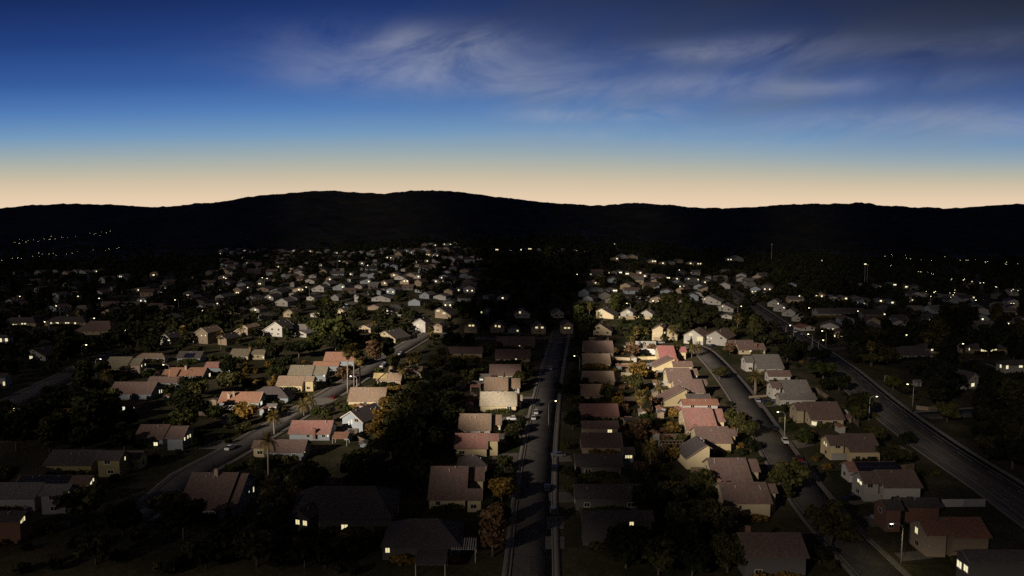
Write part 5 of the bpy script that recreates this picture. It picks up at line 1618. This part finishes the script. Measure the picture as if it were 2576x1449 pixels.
palm(875, 990, 'fan', 18, 'tallest slim fan palm, left of the three by the palm street', .26, 40, 18)
palm(891, 976, 'fan', 17, 'middle slim fan palm of the three by the palm street', .26, 40, 16)
palm(906, 972, 'fan', 12.5, 'shorter thick-headed fan palm right of the two tall ones', .3, 40, 24)
palm(992, 948, 'fan', 7.5, 'bright fan palm left of the street-end palm group', .2, 30, 10)
palm(1014, 966, 'fan', 7, 'fan palm rising in front of the pale collector house', .2, 28, 14)
palm(1032, 925, 'fan', 5, 'leftmost palm of the low group by the palm street end', .2, 24, 6)
palm(1050, 925, 'fan', 5.5, 'rightmost palm of the low group by the palm street end', .2, 24, 6)
palm(676, 1236, 'feather', 14, 'lone tall feather palm in front of the brown lean house', .22, 26)
palm(678, 1306, 'feather', 8, 'feather palm at the foot of the great sloping roof', .22, 24)
palm(726, 1292, 'feather', 6, 'short feather palm right of the sloping roof', .2, 22)
palm(690, 1092, 'feather', 6, 'bushy feather palm above the lone tall palm', .24, 30)
palm(765, 1046, 'feather', 4.2, 'low golden palm clump on the verge of the palm street', .2, 24)
palm(783, 1030, 'feather', 4, 'second low palm clump on the verge beside the golden one', .2, 22)
palm(1900, 990, 'date', 7.2, 'thick date palm with a big round head beside the curved street', .52, 46)
palm(1636, 1186, 'feather', 7, 'feather palm with hanging dead leaves near the blue wall', .24, 26, 12)
palm(1612, 1042, 'fan', 7, 'shaggy palm with a dry golden skirt in the lit garden', .26, 34, 46)
palm(1659, 1000, 'feather', 4.5, 'small palm by the yellow half gable terrace', .15, 18)
palm(1854, 853, 'fan', 13, 'tall thin palm among dark trees at the street bend', .14, 22, 6)
palm(1483, 800, 'feather', 8, 'lit feather palm left of the brick-fronted house', .2, 24)
palm(1600, 862, 'fan', 7, 'thin palm standing by the white garden walls', .13, 20)
palm(1625, 858, 'feather', 6, 'feather palm right of the thin garden palm', .15, 20)
palm(1590, 880, 'feather', 5, 'low feather palm before the white garden wall', .15, 22)
palm(1690, 858, 'feather', 7, 'feather palm against the big gable house', .18, 22)
palm(1740, 900, 'feather', 4.6, 'golden palm by the red roof yellow wall', .15, 22)
palm(1756, 896, 'feather', 4.8, 'second golden palm by the curved street top', .15, 22)
palm(1505, 815, 'feather', 6, None, .16, 18)
palm(200, 826, 'fan', 11, 'tall palm by the western lamps', .16, 20)
palm(607, 855, 'feather', 7, 'palm in front of the far tan gable', .18, 18)
palm(1084, 850, 'fan', 4, None, .16, 18)
palm(556, 880, 'fan', 8, 'pale-trunked palm by the small dark roof gable', .16, 18)
palm(460, 860, 'fan', 7, 'palm just left of the broad tan gable', .16, 18)
palm(2190, 920, 'fan', 10, None, .15, 18)
palm(2330, 900, 'fan', 11, None, .15, 18)
palm(940, 842, 'feather', 6, 'lit palm right of the shadow drive house', .16, 20)
palm(268, 965, 'feather', 4, 'low feather palm under the split olive house', .16, 22)

# ------------------------------------------------------------------ street lamps
_m = MB()
_m.tube([(0, 0, -.3), (0, 0, 3), (0, 0, 8.0)], [.13, .11, .08], 8)
ME_POLE = _m.mesh('pole', M_METAL, True)
_m = MB()
_m.tube([(0, 0, 7.9), (-.25, 0, 8.5), (-.9, 0, 8.95), (-2.0, 0, 9.1)], [.08, .07, .06, .055], 6)
ME_ARM = _m.mesh('arm', M_METAL, True)
_m = MB()
_m.tube([(-1.9, 0, 9.1), (-2.15, 0, 9.12), (-2.6, 0, 9.1), (-2.9, 0, 9.06)], [.07, .17, .19, .05], 8)
ME_HEAD = _m.mesh('lamp_head', M_METAL, True)
_m = MB()
_m.tube([(-2.2, 0, 8.99), (-2.5, 0, 8.95), (-2.8, 0, 8.99)], [.12, .22, .10], 8)
ME_LENS = _m.mesh('lens', M_LAMP, True)
_m = MB()
_m.tube([(-2.05, 0, 8.95), (-2.45, 0, 8.85), (-2.85, 0, 8.95)], [.12, .30, .12], 6)
ME_LENSFAR = _m.mesh('lens', M_LAMPFAR, True)


def lamp(px, py, rz, label=None, light=0, far=False, h=1.0):
    """px, py is the lit head; the post stands below it"""
    zt = 9.0 * h
    p = at(px, py, zt)
    bx, by = p.x + 2.5 * math.cos(rz) * h, p.y + 2.5 * math.sin(rz) * h
    o = thing('street_lamp', (bx, by, tz(bx, by)), rz, label or f'lit street lamp {anchor(bx, by)}', 'street lamp', 'lit street lamps', not label)
    o.scale = (h, h, h)
    link('pole', ME_POLE, o)
    link('arm', ME_ARM, o)
    hd = link('lamp_head', ME_HEAD, o)
    link('lens', ME_LENSFAR if far else ME_LENS, hd)
    if light:
        l = bpy.data.lights.new('lamp_light', 'SPOT')
        l.energy = light * (.9 if light >= 300 else .25)
        l.color = (1.0, 0.85, 0.42)
        l.spot_size = R(155)
        l.spot_blend = 1.0
        l.shadow_soft_size = .25
        lo = bpy.data.objects.new('lamp_light', l)
        lo.location = (bx - 2.5 * math.cos(rz) * h, by - 2.5 * math.sin(rz) * h, o.location.z + 8.6 * h)
        col.objects.link(lo)
    return o


for q in [(253, 903, math.pi, 'lamp with a long arm by the split olive house', 120), (411, 917, 0, 'lamp glowing in front of the pale wall of the vented house', 300), (33, 1027, 0, 'bright lamp over the western road', 350), (882, 946, 0, 'lamp between the trunks of the tall palms', 300),
          (1957, 1036, 0, 'lamp lighting the lawn by the green-wall house', 450), (2206, 997, math.pi, 'curved lamp over the left side of the wide road', 150), (2283, 966, 0, 'tall lamp at the side-road corner of the wide road', 150), (2243, 1317, 0, 'long bright lamp beside the dark brick house', 350),
          (1398, 1008, math.pi, 'small lamp in the middle of the dark central street', 80), (1445, 895, 0, 'lamp on the shaded east side of the central street', 80), (1577, 763, 0, 'lamp behind the lit gable house', 120)]:
    lamp(*q)
for q in [(141, 769), (112, 809), (237, 800), (440, 754), (568, 700), (623, 723), (547, 763), (700, 671), (672, 700), (925, 667), (854, 656), (983, 648), (1546, 613), (1709, 679), (1865, 770), (2011, 744), (1709, 679), (2035, 774), (2158, 782), (1987, 817), (2033, 840), (2071, 855), (2280, 842), (2423, 864), (2398, 917),
          (2537, 813), (1988, 818), (770, 722), (660, 698), (50, 745), (196, 745), (249, 750), (315, 830), (217, 867), (1452, 690), (1436, 690), (2068, 832), (2350, 735), (2455, 755), (2068, 655)]:
    lamp(q[0], q[1], float(rng.choice([0, math.pi])), None, 0, True)
# lamps and house lights scattered along the foot of the hills: far valley roads
FARL = [(x, 646 - (x - 10) * .075 + rng.uniform(-3, 3)) for x in rng.uniform(10, 300, 14)] + [(x, 655 - x * .12 + rng.uniform(-2, 2)) for x in rng.uniform(0, 170, 12)] + [(x, 612 - (x - 10) * .10 + rng.uniform(-5, 5)) for x in rng.uniform(5, 300, 30)]
FARL += [(x, 643 + (x - 2230) * .06 + rng.uniform(-5, 5)) for x in rng.uniform(2220, 2570, 26)] + [(x, 664 + (x - 2220) * .20 + rng.uniform(-2, 2)) for x in rng.uniform(2225, 2570, 24)] + [(x, 738 + rng.uniform(-9, 9)) for x in rng.uniform(2330, 2420, 8)]
for k, (x, y) in enumerate(FARL):
    p = at(x, y, 6)
    h = rng.uniform(.5, .8)
    where = 'on the western valley road' if x < 1200 else 'on the eastern valley road'
    o = thing('street_lamp', (p.x, p.y, tz(p.x, p.y)), float(rng.uniform(0, 6.28)), 'tiny lit lamp ' + where, 'street lamp', 'tiny valley lamps ' + ('west' if x < 1200 else 'east'))
    DEFER.append((o, 'tiny lit lamp ' + where, x, y))
    o.scale = (h, h, h)
    link('pole', ME_POLE, o)
    link('lamp_head', ME_LENSFAR, o)

# ------------------------------------------------------------------ cars
CARP = [(0, .35, .62), (.25, .32, .80), (1.25, .30, .92), (1.9, .30, 1.40), (3.3, .30, 1.42), (4.05, .32, 1.0), (4.45, .36, .92), (4.55, .40, .60)]


def car_mesh():
    low, top = MB(), MB()
    sec = [(0.0, .78, .34, .66), (.15, .86, .28, .82), (1.3, .90, .24, .93), (3.7, .90, .24, .98), (4.4, .86, .28, .92), (4.55, .78, .36, .70)]
    for i, (x, w, z0, z1) in enumerate(sec):
        low.v += [(x - 2.27, -w, z0), (x - 2.27, w, z0), (x - 2.27, w * .94, z1), (x - 2.27, -w * .94, z1)]
    for i in range(len(sec) - 1):
        for k in range(4):
            a, b = i * 4 + k, i * 4 + (k + 1) % 4
            low.f.append((a, a + 4, b + 4, b))
    n = len(sec) * 4
    low.f += [(0, 1, 2, 3), (n - 1, n - 2, n - 3, n - 4)]
    low.hexa([(-.35, -.66, 1.38), (1.0, -.66, 1.38), (1.0, .66, 1.38), (-.35, .66, 1.38)], [(-.25, -.60, 1.45), (.9, -.60, 1.45), (.9, .60, 1.45), (-.25, .60, 1.45)])
    top.hexa([(-1.1, -.80, .90), (1.65, -.80, .94), (1.65, .80, .94), (-1.1, .80, .90)], [(-.36, -.66, 1.385), (1.02, -.66, 1.385), (1.02, .66, 1.385), (-.36, .66, 1.385)])
    return low, top


_low, _top = car_mesh()
ME_CAB = _top.mesh('windows', M_GLASS)
_m = MB()
_m.tube([(0, -.1, 0), (0, .1, 0)], [.32, .32], 12)
ME_WHEEL = _m.mesh('wheel', M_TYRE)
ME_LIGHT = MB()
ME_LIGHT.box(-2.285, -2.2, -.72, -.42, .62, .76)
ME_LIGHT.box(-2.285, -2.2, .42, .72, .62, .76)
ME_LIGHT = ME_LIGHT.mesh('headlights', M_METAL)
PAINT = {'white': (.6, .6, .6), 'silver': (.32, .33, .34), 'black': (.012, .012, .014), 'dark blue': (.02, .03, .07), 'dark red': (.13, .015, .012), 'grey': (.12, .12, .12)}
ME_CAR = {k: _low.mesh('body', (varied('car_paint_' + k.replace(' ', '_'), c, .05, .5, .3, 0, .5))) for k, c in PAINT.items()}


def car(px, py, yaw, colour, where):
    p = at(px, py)
    o = thing('parked_car', (p.x, p.y, p.z + .05), yaw, f'{colour} car {where}', 'car', 'parked cars', True)
    link('body', ME_CAR[colour], o)
    link('windows', ME_CAB, o)
    for x in (-1.4, 1.4):
        for y in (-.82, .82):
            link('wheel', ME_WHEEL, o, (x, y, .32))
    return o


def along(line, p):
    i = min(range(1, len(line)), key=lambda k: (line[k] - p).length)
    dv = line[i] - line[i - 1]
    return math.atan2(dv.y, dv.x)


for line, cars in ((WIDE, [(1938, 806), (1944, 812), (1951, 817), (1957, 823), (1963, 828), (1970, 833), (1977, 839), (1985, 846), (2018, 876), (2026, 881), (2036, 888), (2048, 884)]), (CURVED, [(1948, 1081), (1975, 1113), (2010, 1158), (2023, 1178), (1906, 1010)]),
                   (CENTRAL, [(1354, 1020), (1349, 1040), (1343, 1054), (1377, 1232), (1396, 1182), (1392, 1290), (1408, 868), (1385, 930)]), (PALM, [(962, 923), (1008, 892), (968, 918), (840, 1002), (580, 1130)])):
    for px, py in cars:
        p = at(px, py).to_2d()
        nm = 'wide road' if line is WIDE else 'curved street' if line is CURVED else 'central street' if line is CENTRAL else 'palm street'
        car(px, py, along(line, p) + (0 if rng.random() < .6 else math.pi), str(rng.choice(list(PAINT))), f'parked along the kerb of the {nm}')
for px, py, yw, c in [(386, 942, .2, 'white'), (2140, 1258, .1, 'black'), (122, 836, 1.2, 'white'), (132, 836, 1.2, 'dark red'), (142, 837, 1.2, 'silver'), (152, 838, 1.2, 'white'), (1785, 862, .6, 'silver'), (1792, 872, .5, 'dark blue'), (1602, 748, 1.3, 'silver'), (1610, 752, 1.3, 'white'), (1618, 750, 1.3, 'black'),
                      (1627, 757, 1.3, 'silver'), (1635, 760, 1.3, 'white'), (1622, 764, 1.3, 'dark blue'), (1640, 768, 1.3, 'grey'), (1596, 756, 1.3, 'dark red'), (1632, 748, 1.3, 'white'), (1280, 1104, .1, 'grey'), (1290, 1056, .1, 'white'), (1650, 862, .1, 'white'), (1662, 864, .1, 'silver'), (1640, 880, 0, 'white'),
                      (1930, 1014, .1, 'dark blue'), (2215, 1306, .1, 'silver'), (1405, 1148, 0, 'grey'), (1044, 838, 1.2, 'silver'), (1818, 798, .5, 'silver'), (1832, 800, .5, 'black'), (1806, 796, .5, 'white'), (2004, 836, .8, 'white'), (2020, 842, .8, 'silver')]:
    p = at(px, py)
    car(px, py, yw, c, f'parked {anchor(p.x, p.y)}')

# ------------------------------------------------------------------ garden walls, fences, patio covers


def run(name, label, cat, pts, h, mat, panel=2.4, post=True, thick=.12, group=None, part='panel'):
    """a wall or fence of separate panels and posts along photo points"""
    w = [at(*p) for p in pts]
    o = thing(name, w[0], 0, label, cat, group)
    base = w[0]
    for a, b in zip(w, w[1:]):
        dv = b - a
        L = dv.to_2d().length
        n = max(1, int(L / panel))
        ang = math.atan2(dv.y, dv.x)
        key = MB()
        key.box(.04, L / n - .04, -thick / 2, thick / 2, -.4, h)
        me = key.mesh(part, mat)
        pm = MB()
        pm.box(-.07, .07, -thick * .9, thick * .9, -.5, h + .12)
        pme = pm.mesh('post', mat)
        for i in range(n):
            q = a + dv * (i / n) - base
            q.z = tz(q.x + base.x, q.y + base.y) - base.z
            link(part, me, o, q, (0, 0, ang))
            if post:
                link('post', pme, o, q, (0, 0, ang))
    return o


for lb, pts, h, mt in [('bright white garden wall between the half-lit row and the red roof', [(1546, 884), (1590, 880), (1592, 868)], 2.6, WALL['white']), ('tall white terrace wall behind the red roof', [(1598, 872), (1650, 872)], 3.2, WALL['white']), ('lower white terrace wall with planting left of the red roof', [(1602, 890), (1650, 892)], 3.0, WALL['white']),
                   ('yellow garden wall in front of the white terrace', [(1604, 905), (1652, 904)], 1.6, WALL['yellow']), ('long tan retaining wall under the lit gable house', [(1556, 804), (1600, 803), (1638, 803)], 2.4, WALL['cream']), ('white wall at the bottom row top', [(1548, 905), (1585, 907)], 1.5, WALL['tan']),
                   ('orange garden wall left of the yellow tree', [(1552, 926), (1592, 925)], 2.2, WALL['tan']), ('white wall below the orange one', [(1562, 946), (1590, 948)], 1.8, WALL['cream']), ('white plastered wall right of the third half-lit roof', [(1546, 962), (1585, 962)], 1.9, WALL['white']), ('low tan planter wall under the date palm', [(1884, 1002), (1930, 998)], .9, WALL['tan']),
                   ('white wall left of the brown step house', [(1652, 972), (1680, 970)], 2.2, WALL['white']), ('yellow slatted wall left of the skylight house', [(1664, 994), (1690, 992)], 2.2, WALL['yellow']), ('dim white wall right of the brick sided house', [(2368, 1275), (2478, 1274)], 2.0, WALL['white']),
                   ('white wall beside the brown green-wall house', [(2106, 1046), (2148, 1048)], 2.6, WALL['white']), ('pale retaining wall by the western parking area', [(88, 846), (150, 838)], 1.5, WALL['white']), ('curved tan bank wall at the side-road corner', [(2304, 1030), (2335, 1034), (2372, 1026)], 1.6, WALL['tan'])]:
    run('garden_wall', lb, 'garden wall', pts, h, mt, 4.0, False, .22, 'garden walls')
FENCES = [('wooden fence below the yellow half gable', [(1738, 1190), (1776, 1190)]), ('fence along the back gardens right of the cypress half-lit house', [(1556, 1010), (1600, 1008)]), ('fence below the red edged roof garden', [(1560, 1062), (1640, 1062)]), ('fence behind the dark brown house garden', [(1650, 1105), (1740, 1104)]),
          ('fence between the lit back gardens', [(1640, 1005), (1642, 1040)]), ('fence left of the brown double roof', [(300, 1118), (350, 1114)]), ('fence right of the orange chimney house', [(500, 1046), (560, 1044)]), ('fence behind the pink roofed house', [(845, 1092), (900, 1090)]), ('fence along the grove edge below the tan bushy house', [(900, 1110), (940, 1130)]),
          ('fence in front of the brown green-wall house lawn', [(1960, 1062), (1990, 1060)]), ('fence beside the wide road below the grey tall house', [(2052, 985), (2090, 1010)]), ('fence beside the wide road by the pale green house', [(2120, 1035), (2160, 1075)]), ('fence left of the cream roofed house', [(1170, 1012), (1206, 1010)]),
          ('fence left of the pink yellow-wing house', [(1100, 1120), (1144, 1118)]), ('fence left of the grey cream house', [(1112, 1070), (1154, 1066)]), ('fence behind the solar roof house', [(2255, 1186), (2300, 1180)]), ('fence below the chimney house', [(1700, 1250), (1800, 1252)]), ('fence by the corner brick house', [(100, 1330), (180, 1326)])]
for lb, pts in FENCES:
    run('fence', lb, 'fence', pts, 1.8, M_WOOD, 2.4, True, .08, 'garden fences')


def patio(px, py, w, dpt, h, label, mat, slats=0, tilt=0.0, rz=0.0):
    """a patio cover on posts: a solid top, or open slats on two beams"""
    p = at(px, py)
    o = thing('patio_cover', p, rz, label, 'patio cover', 'patio covers')
    pm = MB()
    pm.box(-.07, .07, -.07, .07, -.3, h - .12)
    pme = pm.mesh('post', M_PATIO)
    for x in (-w / 2 + .2, w / 2 - .2):
        for y in (-dpt / 2 + .2, dpt / 2 - .2):
            link('post', pme, o, (x, y, 0))
    if slats:
        bm = MB()
        bm.box(-w / 2, w / 2, -.06, .06, -.12, .08)
        bme = bm.mesh('beam', mat)
        for y in (-dpt / 2 + .2, dpt / 2 - .2):
            link('beam', bme, o, (0, y, h))
        sm = MB()
        sm.box(-.11, .11, -dpt / 2 - .3, dpt / 2 + .3, .083, .22)
        sme = sm.mesh('slat', mat)
        for i in range(slats):
            link('slat', sme, o, (-w / 2 + w * (i + .5) / slats, 0, h))
    else:
        tm = MB()
        tm.hexa([(-w / 2, -dpt / 2, h - tilt), (w / 2, -dpt / 2, h - tilt), (w / 2, dpt / 2, h + tilt), (-w / 2, dpt / 2, h + tilt)], [(-w / 2, -dpt / 2, h - tilt + .14), (w / 2, -dpt / 2, h - tilt + .14), (w / 2, dpt / 2, h + tilt + .14), (-w / 2, dpt / 2, h + tilt + .14)])
        tm.put('roof', mat, o)
    return o


patio(560, 1046, 13, 5.5, 3.2, 'wide grey patio cover with open slats under the orange roof', M_PATIO, 8)
patio(1168, 1402, 5.5, 5.0, 3.0, 'white slatted pergola beside the porch column house', M_PATIO, 11)
patio(1086, 1436, 6.5, 5.5, 3.0, 'dark porch roof on white posts in front of the porch column house', ROOF['dark'], 0, .4)
patio(858, 1118, 5.0, 4.0, 3.0, 'small orange-topped patio cover right of the pink roof', ROOF['orange'], 0, .5)
patio(742, 1225, 5.4, 4.4, 2.8, 'white flat patio cover under the lone palm', WALL['white'], 0, .2)
patio(164, 1052, 5.5, 4.0, 3.0, 'small pale shed roof among the western trees', ROOF['pink'], 0, .5)
patio(1690, 1132, 8, 3.6, 2.6, 'open timber patio frame below the dark brown house', M_WOOD, 7)
patio(1720, 1045, 7, 2.4, 2.6, 'red awning over the patio of the pink-brown house', ROOF['red'], 0, .3)
patio(1570, 932, 5, 2.0, 2.4, 'orange-lit patio roof beside the third half-lit roof', ROOF['orange'], 0, .25)
patio(1632, 930, 5, 4, 2.4, 'bluish shed roof left of the yellow half gable', WALL['blue'], 0, .3)
patio(1662, 948, 4.5, 3, 2.6, 'white patio cover left of the brown step house', WALL['white'], 6)
patio(1146, 1066, 4.0, 3.6, 2.6, 'white patio cover left of the grey cream house', WALL['white'], 0, .2)
patio(1196, 985, 4.4, 2.6, 2.4, 'pinkish shed roof left of the cypress tan house', ROOF['pink'], 0, .25)
patio(1590, 1072, 6, 3, 2.5, 'low dark shed roof in the back garden of the lit row', ROOF['dark'], 0, .2)
patio(1655, 1020, 5, 3, 2.4, 'slatted orange pergola in the lit back garden', ROOF['orange'], 7)

# a round garden umbrella
p = at(790, 1222)
o = thing('garden_umbrella', p, 0, 'round white garden umbrella right of the flat patio cover', 'umbrella')
m = MB()
m.tube([(0, 0, 0), (0, 0, 2.6)], .04)
m.put('pole', M_METAL, o)
m = MB()
n = 10
ring = [(1.9 * math.cos(2 * math.pi * k / n), 1.9 * math.sin(2 * math.pi * k / n), 2.2) for k in range(n)]
for k in range(n):
    m.face([ring[k], ring[(k + 1) % n], (0, 0, 2.8)])
    m.face([ring[(k + 1) % n], ring[k], (0, 0, 2.72)])
m.put('canopy', WALL['white'], o)

# slim floodlight poles on the eastern plain, and a wire-carrying post on the slope
for px, py, h, lb in [(2174, 722, 22, 'left tall mast with lights on the eastern plain'), (2180, 724, 22, 'right tall mast standing close beside the other'), (1940, 664, 26, 'thin tall mast at the foot of the hills right of the big pale pair')]:
    p = at(px, py)
    o = thing('light_mast', p, 0, lb, 'mast', 'tall masts')
    m = MB()
    m.tube([(0, 0, -1), (0, 0, h)], [.22, .12])
    m.put('pole', M_METAL, o)
    m = MB()
    m.box(-.9, .9, -.2, .2, h - .5, h + .3)
    m.put('lamp_head', M_LITFAR if 'left' in lb else M_METAL, o)

# ------------------------------------------------------------------ labels: tell things of one description apart by their place
by = {}
for e in DEFER:
    by.setdefault(e[1], []).append(e)
ORDN = ORD + ['thirteenth', 'fourteenth', 'fifteenth', 'sixteenth', 'seventeenth', 'eighteenth', 'nineteenth', 'twentieth'] + ['twenty-' + w for w in ORD[:9]] + ['thirtieth'] + ['thirty-' + w for w in ORD[:9]] + ['fortieth'] + ['forty-' + w for w in ORD[:9]] + ['fiftieth'] + ['fifty-' + w for w in ORD[:9]] + ['sixtieth'] + ['sixty-' + w for w in ORD[:9]] + ['seventieth']
for base, es in by.items():
    if len(es) == 1:
        es[0][0]['label'] = base
        continue
    spread_x = max(e[2] for e in es) - min(e[2] for e in es)
    spread_y = max(e[3] for e in es) - min(e[3] for e in es)
    if spread_x > spread_y * 1.2:
        es.sort(key=lambda e: e[2])
        for k, e in enumerate(es):
            e[0]['label'] = f'{base}, {ORDN[k]} from left'
    else:
        es.sort(key=lambda e: -e[3])
        for k, e in enumerate(es):
            e[0]['label'] = f'{base}, {ORDN[k]} from bottom'
